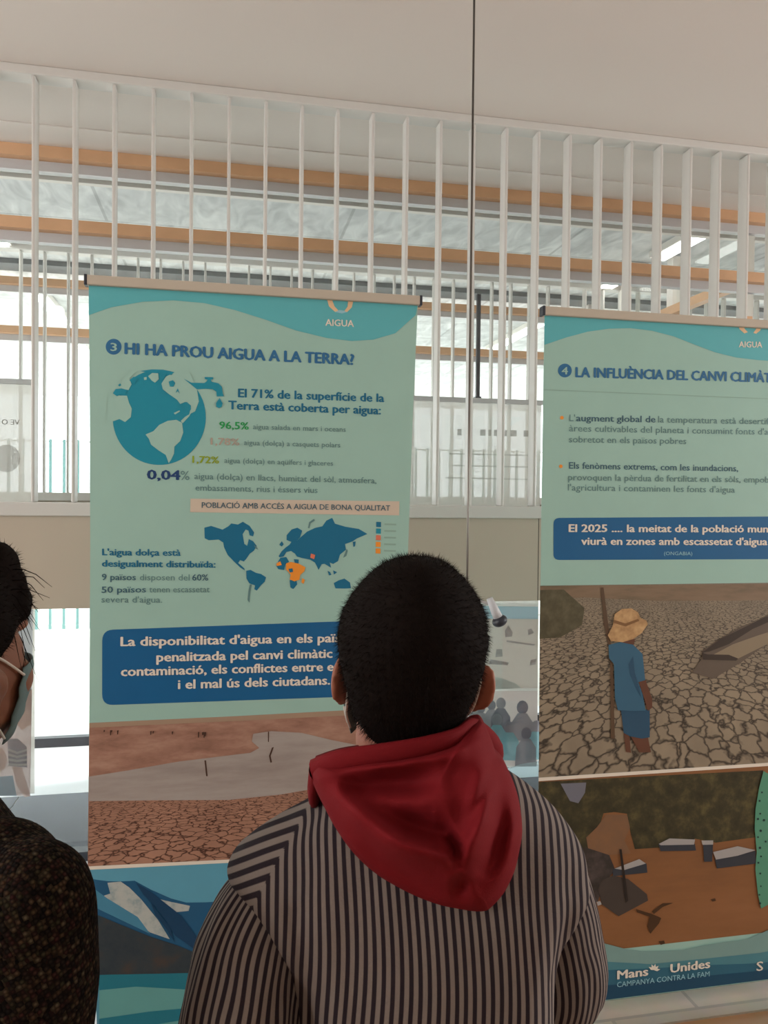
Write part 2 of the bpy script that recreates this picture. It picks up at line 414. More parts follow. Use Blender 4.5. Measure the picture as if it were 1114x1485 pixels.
def cracked(name, c_ground, c_crack, Y, horizon_z, x0, scale, wid, tint=None):
    """ground print with cracks that get finer towards the top edge of the picture"""
    m = bpy.data.materials.new(name); m.use_nodes = True; N = m.node_tree.nodes; LK = m.node_tree.links
    b = N['Principled BSDF']; b.inputs['Roughness'].default_value = .4
    g = N.new('ShaderNodeNewGeometry'); sx = N.new('ShaderNodeSeparateXYZ'); LK.new(g.outputs['Position'], sx.inputs[0])
    def M(op, a, b_=None):
        n = N.new('ShaderNodeMath'); n.operation = op
        for i, v in enumerate((a, b_)):
            if v is None: continue
            if isinstance(v, (int, float)): n.inputs[i].default_value = v
            else: LK.new(v, n.inputs[i])
        return n.outputs[0]
    dz = M('MAXIMUM', M('SUBTRACT', horizon_z, sx.outputs['Z']), .02)
    v = M('DIVIDE', .35, dz)
    u = M('MULTIPLY', M('SUBTRACT', sx.outputs['X'], x0), M('DIVIDE', .35, dz))
    cb = N.new('ShaderNodeCombineXYZ'); LK.new(u, cb.inputs[0]); LK.new(M('MULTIPLY', v, .62), cb.inputs[1])
    vo = N.new('ShaderNodeTexVoronoi'); vo.feature = 'DISTANCE_TO_EDGE'; vo.inputs['Scale'].default_value = scale; nd = N.new('ShaderNodeTexNoise'); nd.inputs['Scale'].default_value = scale * 1.4; LK.new(cb.outputs[0], nd.inputs['Vector'])
    vm = N.new('ShaderNodeVectorMath'); vm.operation = 'SCALE'; vm.inputs[3].default_value = .9 / scale; LK.new(nd.outputs['Color'], vm.inputs[0])
    va = N.new('ShaderNodeVectorMath'); va.operation = 'ADD'; LK.new(cb.outputs[0], va.inputs[0]); LK.new(vm.outputs[0], va.inputs[1]); LK.new(va.outputs[0], vo.inputs['Vector'])
    nz = N.new('ShaderNodeTexNoise'); nz.inputs['Scale'].default_value = 9; nz.inputs['Detail'].default_value = 5; LK.new(g.outputs['Position'], nz.inputs['Vector'])
    cr = N.new('ShaderNodeValToRGB'); cr.color_ramp.elements[0].position = 0; cr.color_ramp.elements[1].position = wid
    cr.color_ramp.elements[0].color = (0, 0, 0, 1)
    LK.new(vo.outputs['Distance'], cr.inputs[0])
    gm = N.new('ShaderNodeMix'); gm.data_type = 'RGBA'; gm.inputs['A'].default_value = L3(c_ground, PK * .8); gm.inputs['B'].default_value = L3(tint or c_ground, PK * 1.15); LK.new(nz.outputs['Fac'], gm.inputs['Factor'])
    mx = N.new('ShaderNodeMix'); mx.data_type = 'RGBA'; LK.new(cr.outputs[0], mx.inputs['Factor']); mx.inputs['A'].default_value = L3(c_crack, PK * .8); LK.new(gm.outputs['Result'], mx.inputs['B'])
    LK.new(mx.outputs['Result'], b.inputs['Base Color']); return m
def blotch(name, cols, scale, rough=.4, k=None, stretch=(1, 1, 1)):
    m = bpy.data.materials.new(name); m.use_nodes = True; N = m.node_tree.nodes; LK = m.node_tree.links
    b = N['Principled BSDF']; b.inputs['Roughness'].default_value = rough
    g = N.new('ShaderNodeNewGeometry'); mp = N.new('ShaderNodeMapping'); mp.inputs['Scale'].default_value = stretch
    nz = N.new('ShaderNodeTexNoise'); nz.inputs['Scale'].default_value = scale; nz.inputs['Detail'].default_value = 8; nz.inputs['Roughness'].default_value = .65
    LK.new(g.outputs['Position'], mp.inputs[0]); LK.new(mp.outputs[0], nz.inputs['Vector'])
    cr = N.new('ShaderNodeValToRGB'); e = cr.color_ramp.elements
    n = len(cols)
    e[0].position = .3; e[0].color = L3(cols[0], k or PK); e[1].position = .7; e[1].color = L3(cols[-1], k or PK)
    for i in range(1, n - 1):
        q = e.new(.3 + .4 * i / (n - 1)); q.color = L3(cols[i], k or PK)
    LK.new(nz.outputs['Fac'], cr.inputs[0]); LK.new(cr.outputs[0], b.inputs['Base Color']); return m

BY = 2.07
ZT = 2.045
def banner(label, left_px, right_px, bot_l, bot_r):
    tl = at(left_px[0][0], left_px[0][1], BY)
    root = empty('information_banner', ((tl.x + .42), BY, .05)); tag(root, label, 'banner', 'information banners hung in a row')
    bm = bmesh.new()
    L = [at(x, y, BY) if not isinstance(x, str) else None for x, y in left_px]
    R = right_px if isinstance(right_px[0], Vector) else [at(x, y, BY) for x, y in right_px]
    n = len(L); rows = []
    for a, b in zip(L, R): rows.append([bm.verts.new(a), bm.verts.new(b), bm.verts.new(b + Vector((0, .0012, 0))), bm.verts.new(a + Vector((0, .0012, 0)))])
    for a, b in zip(rows[:-1], rows[1:]):
        for k in range(4): bm.faces.new((a[k], b[k], b[(k + 1) % 4], a[(k + 1) % 4]))
    bm.faces.new(rows[0]); bm.faces.new(rows[-1][::-1])
    bmesh.ops.recalc_face_normals(bm, faces=bm.faces[:])
    sheet = obj('sheet', bm, i_mint, root); sheet.matrix_parent_inverse = Matrix.Translation(-Vector(root.location))
    # clamp rail at the top
    x0, x1 = L[0].x - .006, R[0].x + .006
    zc = max(L[0].z, R[0].z)
    bm = bmesh.new(); box(bm, x0, x1, BY - .012, BY + .014, zc - .012, zc + .013, 0, .003)
    m = mat('banner_rail_alu', (196, 186, 170), .35, var=.03)
    r = obj('top_rail', bm, m, root); r.matrix_parent_inverse = sheet.matrix_parent_inverse.copy()
    for xx in (x0, x1):
        bm = bmesh.new(); box(bm, xx - .004, xx + .004, BY - .013, BY + .015, zc - .013, zc + .014, 0, .002)
        c = obj('end_cap', bm, m_dark, root); c.matrix_parent_inverse = sheet.matrix_parent_inverse.copy()
    # two thin cords from the rail up to the ceiling
    for xx in (x0 + .28, x1 - .28):
        bm = bmesh.new(); tube(bm, [(xx, BY + .008, zc), (xx, 2.715, zc)], .0008, 6)
        c = obj('cord', bm, mat('clear_line', (205, 205, 205), .3, var=0, trans=.75), root); c.matrix_parent_inverse = sheet.matrix_parent_inverse.copy()
    return root, sheet, L, R

# ---- banner 1
B1, S1, L1, R1 = banner('hanging mint banner with globe, dripping tap and world map, behind the boy',
    [(122, 417), (127, 600), (132, 800), (135, 1000), (138, 1260), (155, 1480), (160, 1540)],
    [(600, 436), (596, 600), (593, 800), (590, 1000), (586, 1230), (583, 1420), (582, 1480)], 0, 0)
# (the world-space children below keep their own coordinates)
p = Print(BY)
p.poly([(122, 419), (600, 438), (597, 456), (568, 483), (536, 493), (505, 495.6), (469, 492), (424, 482), (379, 467), (334, 454), (290, 445), (245, 442), (200, 445), (155, 454), (123, 466)], i_head)
p.done('header_wave', S1)
p = Print(BY); p.lay = 2
p.poly([(467, 433), (474, 433), (479, 446), (486, 453), (480, 454), (471, 446)], i_peach)
p.poly([(499, 434), (507, 434), (504, 447), (497, 454), (493, 453), (498, 446)], i_peach)
p.poly([(480, 454), (486, 451), (493, 452), (497, 454), (490, 456)], ink('print_pale_blue', (130, 170, 180)))
p.text('AIGUA', 466.5, 474, 507.5, 475, 10, i_white, .03)
p.done('water_emblem', S1)
p = Print(BY)
p.disc((160, 511), 11.5, i_title); p.text('3', 156, 517, 164.5, 517.2, 12, i_mint, .03, lay=2)
p.text('HI HA PROU AIGUA A LA TERRA?', 177, 521, 508.5, 530, 17, i_title, .06)
p.done('title', S1)
Z = lambda pts: zm(pts, 150, 530, 4.8434)
p = Print(BY)
p.disc((228.3, 612), 67.5, i_globe, n=64, ry=69)
land = [[(20, 240), (60, 235), (100, 250), (150, 250), (165, 300), (185, 340), (180, 400), (140, 435), (100, 415), (60, 430), (10, 430)],
        [(480, 80), (580, 60), (640, 195), (655, 280), (630, 350), (590, 372), (600, 315), (560, 285), (525, 300), (500, 270), (440, 230), (400, 200), (390, 160), (420, 110)],
        [(285, 520), (340, 495), (380, 450), (440, 420), (500, 412), (540, 432), (550, 500), (530, 560), (490, 600), (488, 650), (470, 690), (452, 718), (430, 660), (380, 630), (325, 590), (310, 550)],
        [(295, 110), (330, 80), (365, 85), (370, 130), (345, 155), (320, 140)],
        [(165, 130), (200, 90), (225, 75), (190, 60), (120, 130), (90, 200), (160, 210), (180, 170)],
        [(265, 120), (285, 115), (285, 135), (268, 138)], [(530, 420), (560, 390), (600, 365), (590, 385), (545, 435)], [(480, 365), (520, 345), (525, 352), (490, 375)]]
for q in land: p.poly(Z(q), i_mint, 2)
for q in [[(50, 235), (70, 205), (110, 200), (150, 210), (140, 240), (100, 245), (80, 255)], [(165, 140), (195, 115), (215, 130), (205, 170), (185, 165)], [(85, 178), (100, 165), (108, 178), (95, 186)],
          [(440, 145), (470, 135), (487, 155), (475, 180), (450, 180)], [(370, 100), (420, 95), (410, 125), (385, 140)], [(375, 210), (395, 200), (430, 225), (420, 235)],
          [(535, 300), (570, 285), (600, 310), (600, 340), (560, 345)], [(240, 75), (320, 62), (400, 62), (470, 82), (460, 98), (390, 90), (300, 85)], [(490, 225), (505, 190), (520, 230), (505, 210)]]:
    p.poly(Z(q), i_globe, 3)
p.done('globe', S1)
p = Print(BY)
p.poly(Z([(545, 122), (600, 150), (690, 150), (705, 140), (714, 126), (695, 122), (692, 108), (752, 108), (752, 122), (735, 126), (742, 140), (790, 150), (815, 175), (822, 222), (830, 240), (780, 242), (776, 208), (750, 192), (700, 190), (640, 195)]), i_globe, 3)
p.poly(Z([(800, 252), (822, 290), (815, 315), (797, 324), (778, 315), (775, 290)]), i_globe, 3)
p.done('tap', S1)
p = Print(BY)
p.text('El 71% de la superfície de la', 342.5, 580.3, 553.5, 583, 13, i_map, .042)
p.text('Terra està coberta per aigua:', 328.6, 598, 549, 601, 13, i_map, .042)
p.done('statement', S1)
p = Print(BY)
p.text('96,5%', 316, 626.5, 358, 627, 11, i_green, .03, vis='96,5%'); p.text('aigua salada en mars i oceans', 364.5, 626.2, 499, 627.5, 8, i_grey, .004); p.done('percentage_line', S1); p = Print(BY)
p.text('1,78%', 304, 650, 345, 650.3, 10.5, i_pinkg, .03); p.text('aigua (dolça) a casquets polars', 352, 649.5, 491.5, 650.3, 8, i_grey, .004); p.done('percentage_line', S1); p = Print(BY)
p.text('1,72%', 278, 676.8, 316, 677, 10.5, i_lime, .03); p.text('aigua (dolça) en aqüífers i glaceres', 324, 676, 481.6, 677, 8, i_grey, .004); p.done('percentage_line', S1); p = Print(BY)
p.text('0,04', 213, 702, 260, 702, 14.5, i_navy, .04); p.text('%', 261, 702, 274, 702, 14, i_grey, 0)
p.text('aigua (dolça) en llacs, humitat del sòl, atmosfera,', 281, 700.3, 545, 701.3, 9.5, i_grey, .006)
p.text('embassaments, rius i éssers vius', 283, 717, 460, 717, 9.5, i_grey, .006)
p.done('percentage_line', S1)
p = Print(BY)
p.poly([(276, 729), (579, 726.5), (579, 747), (276, 748.5)], i_tag)
p.text('POBLACIÓ AMB ACCÉS A AIGUA DE BONA QUALITAT', 292.7, 741.7, 565.6, 740.4, 8.5, i_dtext, .012, lay=2)
p.done('caption', S1)
p = Print(BY); Z = lambda pts: zm(pts, 290, 740, 3.594)
for q in [[(25, 110), (60, 100), (120, 118), (150, 100), (165, 85), (200, 90), (225, 75), (260, 95), (285, 130), (280, 150), (262, 145), (255, 120), (240, 115), (225, 140), (235, 190), (250, 200), (258, 165), (280, 175), (300, 200), (285, 225), (265, 240), (245, 270), (235, 282), (215, 275), (205, 290), (238, 318), (240, 328), (215, 312), (185, 285), (150, 250), (130, 210), (125, 185), (100, 170), (50, 175), (28, 165)],
          [(248, 330), (270, 325), (300, 340), (325, 345), (352, 362), (345, 385), (325, 405), (305, 432), (292, 425), (295, 405), (265, 395), (250, 370)],
          [(415, 250), (430, 225), (450, 205), (470, 190), (480, 175), (455, 165), (455, 140), (480, 110), (510, 100), (535, 115), (525, 150), (508, 168), (560, 120), (600, 100), (640, 90), (660, 60), (690, 45), (705, 75), (760, 90), (830, 100), (875, 125), (820, 150), (800, 165), (760, 180), (765, 210), (735, 235), (725, 270), (700, 285), (682, 278), (690, 305), (655, 285), (640, 288), (625, 318), (605, 280), (580, 265), (540, 258), (510, 250), (500, 235), (480, 222), (455, 228), (440, 252), (420, 256)],
          [(425, 258), (455, 254), (470, 278), (452, 292), (445, 322), (415, 318), (405, 302), (415, 275)], [(475, 375), (510, 370), (515, 395), (495, 420), (480, 412)], [(495, 264), (520, 266), (520, 286), (500, 284)],
          [(705, 385), (730, 370), (760, 360), (790, 380), (795, 410), (760, 412), (715, 412)], [(672, 322), (685, 328), (692, 342), (680, 345)], [(700, 318), (722, 328), (705, 340)], [(800, 168), (815, 165), (812, 190), (804, 195)], [(418, 190), (430, 172), (440, 188), (430, 200)]]:
    p.poly(Z(q), i_map)
for q in [[(268, 400), (278, 402), (272, 440), (268, 496), (258, 482), (262, 430)], [(565, 100), (570, 70), (595, 52), (600, 60), (578, 76), (572, 102)], [(755, 240), (770, 205), (775, 215), (768, 242), (752, 252)], [(285, 195), (300, 205), (308, 218), (295, 214)]]:
    p.poly(Z(q), i_grey)
for q in [[(455, 287), (480, 279), (520, 287), (556, 305), (550, 327), (530, 345), (526, 370), (500, 380), (475, 370), (480, 345), (455, 318)], [(404, 290), (424, 276), (432, 296), (408, 302)], [(540, 362), (554, 370), (548, 392), (536, 385)]]:
    p.poly(Z(q), i_orange, 2)
p.poly(Z([(583, 233), (606, 240), (600, 262), (580, 255)]), i_red, 2); p.poly(Z([(468, 316), (488, 312), (492, 330), (475, 334)]), i_map, 3)
p.done('world_map', S1)
p = Print(BY)
for k, m in enumerate((i_map, i_globe, i_red, i_orange, i_orange)):
    y = 757 + k * 9.6; p.poly([(546, y), (553, y + .2), (553, y + 7.5), (546, y + 7.3)], m); p.poly([(558, y + 2), (575, y + 2.2), (575, y + 4.5), (558, y + 4.3)], ink('print_faint', (122, 150, 138)))
p.done('map_legend', S1)
p = Print(BY)
p.text("L'aigua dolça està", 150, 813.5, 263, 812, 10, i_map, .042); p.text('desigualment distribuïda:', 150, 830, 314, 828, 10, i_map, .042)
p.text('9 països', 150, 849.5, 199, 848.7, 9.5, i_dtext, .02); p.text('disposen del', 205, 848.7, 277, 847.5, 9.5, i_grey, .005); p.text('60%', 281, 847.5, 304, 847, 9.5, i_dtext, .02)
p.text('50 països', 150, 868, 214, 866, 9.5, i_dtext, .02); p.text('tenen escassetat', 219, 866, 306.5, 864, 9.5, i_grey, .005); p.text("severa d'aigua.", 150, 882, 238, 880.5, 9.5, i_grey, .005)
p.done('side_paragraph', S1)
p = Print(BY)
p.rrect((152, 922), (572, 898), (570, 1008), (154, 1031), 16, i_box)
p.text("La disponibilitat d'aigua en els països", 179.6, 944.6, 490, 932.5, 14, i_white, .042, lay=2, vis="La disponibilitat d'aigua en els paï")
p.text('penalitzada pel canvi climàtic', 232, 966, 486, 955, 14, i_white, .042, lay=2)
p.text('contaminació, els conflictes entre e', 181, 988, 472.6, 974.7, 14, i_white, .042, lay=2, vis='contaminació, els conflictes entre')
p.text('i el mal ús dels ciutadans.', 264, 1005, 483.4, 994, 14, i_white, .042, lay=2)
p.done('callout_panel', S1)
# picture: drying lake
Z = lambda pts: zm(pts, 120, 1020, 2.717)
zt = at(300, 1050, BY).z
p = Print(BY)
m_land = blotch('print_dry_shore', [(120, 88, 74), (146, 110, 94), (164, 132, 114)], 14, stretch=(.6, 1, 2))
m_crk = cracked('print_cracked_mud', (142, 106, 88), (56, 30, 26), BY, at(250, 1105, BY).z, at(300, 1100, BY).x, 17, .10, (158, 120, 100))
p.poly([(136, 1061), (345, 1047), (588, 1029), (586, 1233), (337, 1251), (138, 1265)], m_land, 1)
p.poly([(136, 1057), (345, 1043), (588, 1025), (588, 1033), (345, 1050), (136, 1064)], pic('print_haze_sand', (150, 128, 108)), 2)
p.poly(Z([(50, 405), (300, 397), (600, 388), (800, 362), (930, 338), (1265, 300), (1262, 590), (590, 628), (50, 665)]), m_crk, 2)
p.poly(Z([(45, 312), (200, 284), (400, 245), (560, 222), (680, 205), (715, 185), (685, 160), (690, 130), (760, 118), (880, 122), (1000, 148), (1095, 165), (1268, 170), (1266, 310), (930, 342), (800, 367), (600, 392), (300, 400), (48, 408)]), blotch('print_lake', [(134, 124, 118), (150, 142, 136), (160, 156, 150)], 5, stretch=(.5, 1, 3)), 3)
m_tw = pic('print_twig', (70, 50, 42))
for q in [[(500, 238), (506, 238), (514, 300), (508, 300)], [(765, 182), (772, 180), (760, 215), (766, 240), (760, 242), (754, 215)], [(748, 120), (752, 120), (752, 160), (749, 160)]]: p.poly(Z(q), m_tw, 4)
for k in range(16):
    x = random.choice((random.uniform(90, 200), random.uniform(270, 470), random.uniform(450, 520))); h = random.uniform(8, 24)
    p.poly(Z([(x, 128), (x + 6, 126), (x + 4, 126 + h), (x + 1, 126 + h)]), m_tw, 4)
p.done('lake_picture', S1)
# picture: mountain lake at the foot
p = Print(BY)
p.poly([(138, 1265), (337, 1251), (586, 1233), (586, 1238), (337, 1256), (138, 1270)], i_white, 2)
p.poly([(138, 1270), (337, 1256), (586, 1238), (583, 1476), (159, 1537), (155, 1480)], pic('print_sky_blue', (84, 146, 168)), 1)
p.poly(Z([(50, 712), (90, 718), (130, 722), (180, 722), (235, 718), (300, 752), (380, 785), (440, 800), (520, 797), (700, 780), (900, 820), (1262, 760), (1262, 1040), (440, 1078), (100, 1092), (60, 860)]), pic('print_mountain_blue', (30, 82, 116)), 2)
m_snow = blotch('print_snow', [(120, 140, 146), (160, 168, 164), (170, 174, 168)], 30)
p.poly(Z([(128, 728), (180, 722), (215, 745), (262, 790), (300, 835), (330, 870), (378, 945), (300, 920), (200, 850), (80, 792), (140, 770)]), m_snow, 3)
p.poly(Z([(320, 785), (380, 798), (455, 812), (450, 832), (400, 838), (360, 815)]), m_snow, 3)
p.poly(Z([(300, 800), (340, 850), (380, 900), (400, 960), (360, 900), (320, 850)]), pic('print_mountain_deep', (20, 58, 88)), 4)
p.poly(Z([(240, 725), (300, 760), (420, 850), (490, 940), (480, 985), (400, 930), (330, 830), (270, 770)]), pic('print_mountain_deep', (20, 58, 88)), 4)
p.poly(Z([(52, 735), (130, 790), (250, 860), (300, 925), (200, 880), (90, 830)]), pic('print_mountain_pale', (64, 122, 148)), 3)
p.poly(Z([(80, 850), (180, 890), (300, 935), (400, 965), (470, 992), (800, 930), (1262, 900), (1262, 1042), (440, 1078), (100, 1092)]), blotch('print_slope', [(30, 46, 58), (44, 56, 62), (66, 58, 54)], 16), 5)
p.poly(Z([(100, 1090), (440, 1076), (1262, 1040), (1262, 1110), (440, 1140), (250, 1135), (105, 1152)]), pic('print_lake_teal', (28, 106, 122)), 6)
p.poly(Z([(105, 1150), (250, 1133), (440, 1140), (1262, 1110), (1258, 1235), (110, 1395)]), pic('print_lake_mint', (88, 146, 144)), 6)
p.poly(Z([(107, 1262), (300, 1230), (430, 1215), (600, 1195), (600, 1230), (109, 1320)]), pic('print_lake_teal', (28, 106, 122)), 7)
p.done('mountain_picture', S1)

# ---- banner 2
lp = [(784, 447), (785, 700), (787, 900), (790, 1128), (792, 1300), (795, 1459)]
xr2 = at(784, 447, BY).x + .85
B2, S2, L2, R2 = banner('hanging mint banner on climate change with picture of child in straw hat, on the right',
    lp, [Vector((xr2, BY, at(x, y, BY).z)) for x, y in lp], 0, 0)
def E2(x, y): return (xr2 - .002, at(x, y, BY).z, 0)      # the right end of a level line through this pixel
p = Print(BY)
p.poly([(784, 449), E2(784, 449), (1216, 470), (1180, 498), (1150, 509), (1114, 512), (1094, 511), (1063, 508), (1032, 501), (1001, 490), (971, 479), (940, 471.7), (909, 468.6), (878, 470), (847, 475), (816, 484), (784.3, 495.5)], i_head)
p.done('header_wave', S2)
p = Print(BY); p.lay = 2
p.poly([(1063, 458), (1071, 458), (1074, 466), (1079, 471), (1074, 473), (1067, 467)], i_peach)
p.poly([(1091, 459), (1099, 459), (1097, 468), (1091, 473), (1087, 472), (1091, 466)], i_peach)
p.text('AIGUA', 1066.5, 493, 1100, 493, 9, i_white, .03)
p.done('water_emblem', S2)
p = Print(BY)
p.disc((815, 532), 10, i_title); p.text('4', 810.5, 537.5, 819, 537.5, 11, i_mint, .03, lay=2)
p.text('LA INFLUÈNCIA DEL CANVI CLIMÀTIC', 831, 541, 1114, 543, 15, i_title, .06, vis='LA INFLUÈNCIA DEL CANVI CLIMÀT')
p.done('title', S2)
p = Print(BY)
p.poly([(786, 560), E2(786, 560), E2(786, 561), (786, 561)], ink('print_faint', (122, 150, 138)))
p.disc((812, 600.5), 2.6, i_orange); p.disc((812, 671), 2.6, i_orange)
p.text("L'", 823, 605.2, 831, 605, 10, i_grey, .006); p.text('augment global de', 833, 605, 947.6, 604.5, 10, i_dtext, .022); p.text('la temperatura està desertificant', 951.6, 604.5, 1114, 604, 10, i_grey, .006, vis='la temperatura està desertifi')
p.text("àrees cultivables del planeta i consumint fonts d'aigua", 823, 620, 1114, 619, 10, i_grey, .006, vis="àrees cultivables del planeta i consumint fonts d'ai")
p.text('sobretot en els països pobres', 823, 636, 993, 635, 10, i_grey, .006)
p.text('Els fenòmens extrems, com les inundacions,', 824, 674, 1069, 673, 10, i_dtext, .018)
p.text('provoquen la pèrdua de fertilitat en els sòls, empobreixen', 823, 691, 1114, 688.5, 10, i_grey, .006, vis='provoquen la pèrdua de fertilitat en els sòls, empob')
p.text("l'agricultura i contaminen les fonts d'aigua", 823, 705.8, 1065, 704, 10, i_grey, .006)
p.done('paragraph', S2)
p = Print(BY)
p.rrect((803, 746), (1212, 735), (1212, 797), (804, 807), 9, i_box)
p.text('El 2025 .... la meitat de la població mundial', 825.6, 765.7, 1114, 760.5, 11.5, i_white, .042, lay=2, vis='El 2025 .... la meitat de la població mun')
p.text("viurà en zones amb escassetat d'aigua", 844, 784, 1113, 779, 11.5, i_white, .042, lay=2)
p.text('(ONGABIA)', 964, 796.6, 1005, 796, 5.5, ink('print_pale_blue', (130, 170, 180)), 0, lay=2)
p.done('callout_panel', S2)
# picture: child on cracked ground
Z = lambda pts: zm(pts, 770, 820, 3.2384)
p = Print(BY)
m_crk2 = cracked('print_cracked_field', (122, 112, 96), (48, 42, 36), BY, at(950, 815, BY).z, at(960, 900, BY).x, 27, .12, (140, 128, 108))
p.poly([(785.4, 844.7), E2(785.4, 844.7), E2(789, 1123), (789, 1123), (787, 950)], m_crk2)
p.poly(Z([(50, 80), (600, 66), (1114, 50), (1500, 40), (1500, 110), (1000, 130), (600, 140), (250, 130), (50, 150)]), blotch('print_far_field', [(96, 84, 66), (116, 98, 78), (124, 106, 86)], 12, stretch=(.5, 1, 3)), 2)
p.poly(Z([(50, 100), (160, 95), (260, 180), (250, 260), (150, 320), (52, 330)]), blotch('print_grass_patch', [(62, 60, 42), (78, 74, 54), (92, 86, 66)], 30), 3)
m_sk = pic('print_child_skin', (92, 60, 46)); m_bl = pic('print_child_shirt', (52, 92, 116)); m_bl2 = pic('print_child_shorts', (40, 74, 98))
p.poly(Z([(333, 82), (347, 82), (372, 250), (395, 400), (415, 790), (395, 790), (385, 400), (352, 250)]), pic('print_pole', (84, 66, 50)), 4)
p.poly(Z([(455, 760), (482, 770), (492, 855), (468, 850)]), m_sk, 4); p.poly(Z([(488, 775), (570, 780), (585, 850), (530, 852)]), m_sk, 4)
p.poly(Z([(440, 650), (575, 650), (578, 780), (540, 787), (485, 777), (455, 762)]), m_bl2, 5)
p.poly(Z([(518, 515), (552, 510), (585, 600), (586, 640), (566, 656), (548, 600)]), m_sk, 6)
p.poly(Z([(430, 320), (500, 320), (490, 360), (440, 350)]), m_sk, 5)
p.poly(Z([(375, 350), (430, 336), (490, 347), (535, 390), (550, 512), (518, 522), (540, 580), (555, 655), (500, 658), (425, 656), (410, 600), (402, 440), (378, 412)]), m_bl, 7)
p.poly(Z([(470, 440), (490, 400), (500, 480), (520, 540), (535, 600), (505, 540), (480, 490)]), m_bl2, 8)
p.poly(Z([(370, 305), (392, 260), (400, 205), (435, 180), (480, 177), (510, 195), (520, 220), (550, 232), (556, 250), (530, 290), (490, 320), (440, 336), (385, 332)]), blotch('print_straw_hat', [(140, 108, 72), (170, 136, 94), (186, 154, 112)], 40), 8)
p.poly(Z([(398, 232), (450, 248), (510, 225), (516, 234), (452, 262), (394, 246)]), pic('print_hat_band', (120, 88, 56)), 9)
p.poly(Z([(770, 470), (815, 405), (815, 372), (900, 310), (1000, 250), (1060, 230), (1130, 190), (1240, 160), (1240, 290), (1114, 335), (1000, 420), (870, 500)]), pic('print_boat_hull', (92, 82, 72)), 4)
p.poly(Z([(815, 378), (900, 312), (1040, 240), (1130, 195), (1130, 225), (1050, 262), (940, 335), (850, 372)]), pic('print_boat_dark', (58, 50, 44)), 5)
p.poly(Z([(870, 385), (960, 335), (1080, 290), (1200, 250), (1200, 290), (985, 402)]), pic('print_boat_inside', (128, 116, 96)), 5)
p.poly(Z([(815, 378), (840, 385), (940, 385), (985, 402), (975, 412), (820, 410)]), pic('print_boat_dark', (58, 50, 44)), 6)
p.done('drought_picture', S2)
p = Print(BY)
# picture: flood
Z = lambda pts: zm(pts, 770, 1100, 3.2384)
p.poly([(789, 1123), E2(789, 1123), E2(789, 1128), (789, 1128)], i_white, 2)
p.poly([(789, 1128), E2(789, 1128), E2(793, 1385), (793, 1385)], blotch('print_flood_water', [(108, 74, 48), (124, 84, 52), (132, 90, 58)], 4, stretch=(.4, 1, 2)), 1)
m_tr = blotch('print_trees', [(34, 34, 24), (54, 52, 34), (84, 78, 48)], 26)
p.poly(Z([(62, 95), (500, 62), (1114, 18), (1114, 330), (1090, 332), (900, 362), (800, 345), (780, 382), (620, 392), (520, 400), (500, 330), (480, 235), (420, 228), (370, 235), (340, 330), (290, 420), (62, 410)]), m_tr, 2)
p.poly(Z([(165, 100), (285, 92), (280, 140), (250, 190), (210, 180)]), pic('print_sky_patch', (104, 106, 116)), 3)
p.poly(Z([(62, 400), (300, 398), (400, 430), (430, 500), (380, 560), (350, 650), (320, 662), (62, 670)]), blotch('print_dark_bank', [(36, 34, 30), (50, 46, 44), (76, 68, 66)], 20), 3)
p.poly(Z([(290, 350), (340, 300), (380, 240), (480, 240), (495, 300), (470, 360), (500, 420), (400, 430), (300, 400)]), blotch('print_muddy_water', [(102, 80, 66), (112, 84, 62), (122, 88, 60)], 9), 3)
m_rf = pic('print_roof', (62, 56, 52)); m_bt = pic('print_boat_top', (150, 148, 146)); m_bs = pic('print_boat_side', (48, 54, 62))
p.poly(Z([(370, 545), (420, 525), (490, 540), (580, 610), (586, 640), (450, 716), (370, 662), (350, 590)]), m_rf, 4)
for top, side in (([(630, 372), (680, 345), (800, 348), (795, 372), (640, 378)], [(628, 372), (800, 368), (806, 400), (640, 406)]), ([(425, 492), (540, 445), (572, 465), (470, 498)], [(415, 495), (575, 465), (580, 508), (420, 528)]), ([(885, 405), (1000, 375), (1085, 392), (1000, 420), (900, 440)], [(895, 436), (1000, 418), (1085, 395), (1088, 455), (905, 482)]), ([(830, 352), (885, 350), (885, 370), (835, 372)], [(838, 370), (885, 370), (882, 450), (845, 452)])):
    p.poly(Z(side), m_bs, 5); p.poly(Z(top), m_bt, 6)
p.poly(Z([(445, 400), (456, 400), (492, 640), (480, 652)]), pic('print_mast', (36, 32, 30)), 7)
for q in [[(530, 680), (600, 700), (650, 720), (640, 745), (600, 795), (585, 760), (595, 715), (535, 695)], [(605, 690), (655, 650), (705, 648), (655, 668), (615, 702)], [(640, 830), (665, 825), (670, 840), (650, 846)], [(880, 628), (900, 622), (905, 634), (888, 638)]]: p.poly(Z(q), pic('print_twig_dark', (66, 46, 30)), 4)
p.poly(Z([(345, 650), (360, 645), (368, 660), (350, 668)]), m_bt, 6)
p.done('flood_picture', S2)
p = Print(BY)
p.poly(Z([(1114, 20), (1095, 100), (1080, 200), (1078, 290), (1090, 400), (1085, 480), (1100, 600), (1116, 665), (1160, 640), (1190, 480), (1195, 300), (1180, 120), (1150, 40)]), pic('print_leaf_green', (78, 136, 112)), 7)
for x, y in [(1098, 160), (1102, 220), (1092, 245), (1106, 300), (1094, 330), (1104, 380), (1110, 420), (1098, 450), (1108, 500), (1112, 560), (1106, 600), (1110, 640), (1108, 120), (1120, 250), (1130, 350)]:
    p.disc(Z([(x, y)])[0], random.uniform(1, 1.9), pic('print_spot', (28, 52, 54)), 8, n=8)
p.done('green_figure', S2, 'spotted green shape at the right edge of the flood picture')
p = Print(BY)
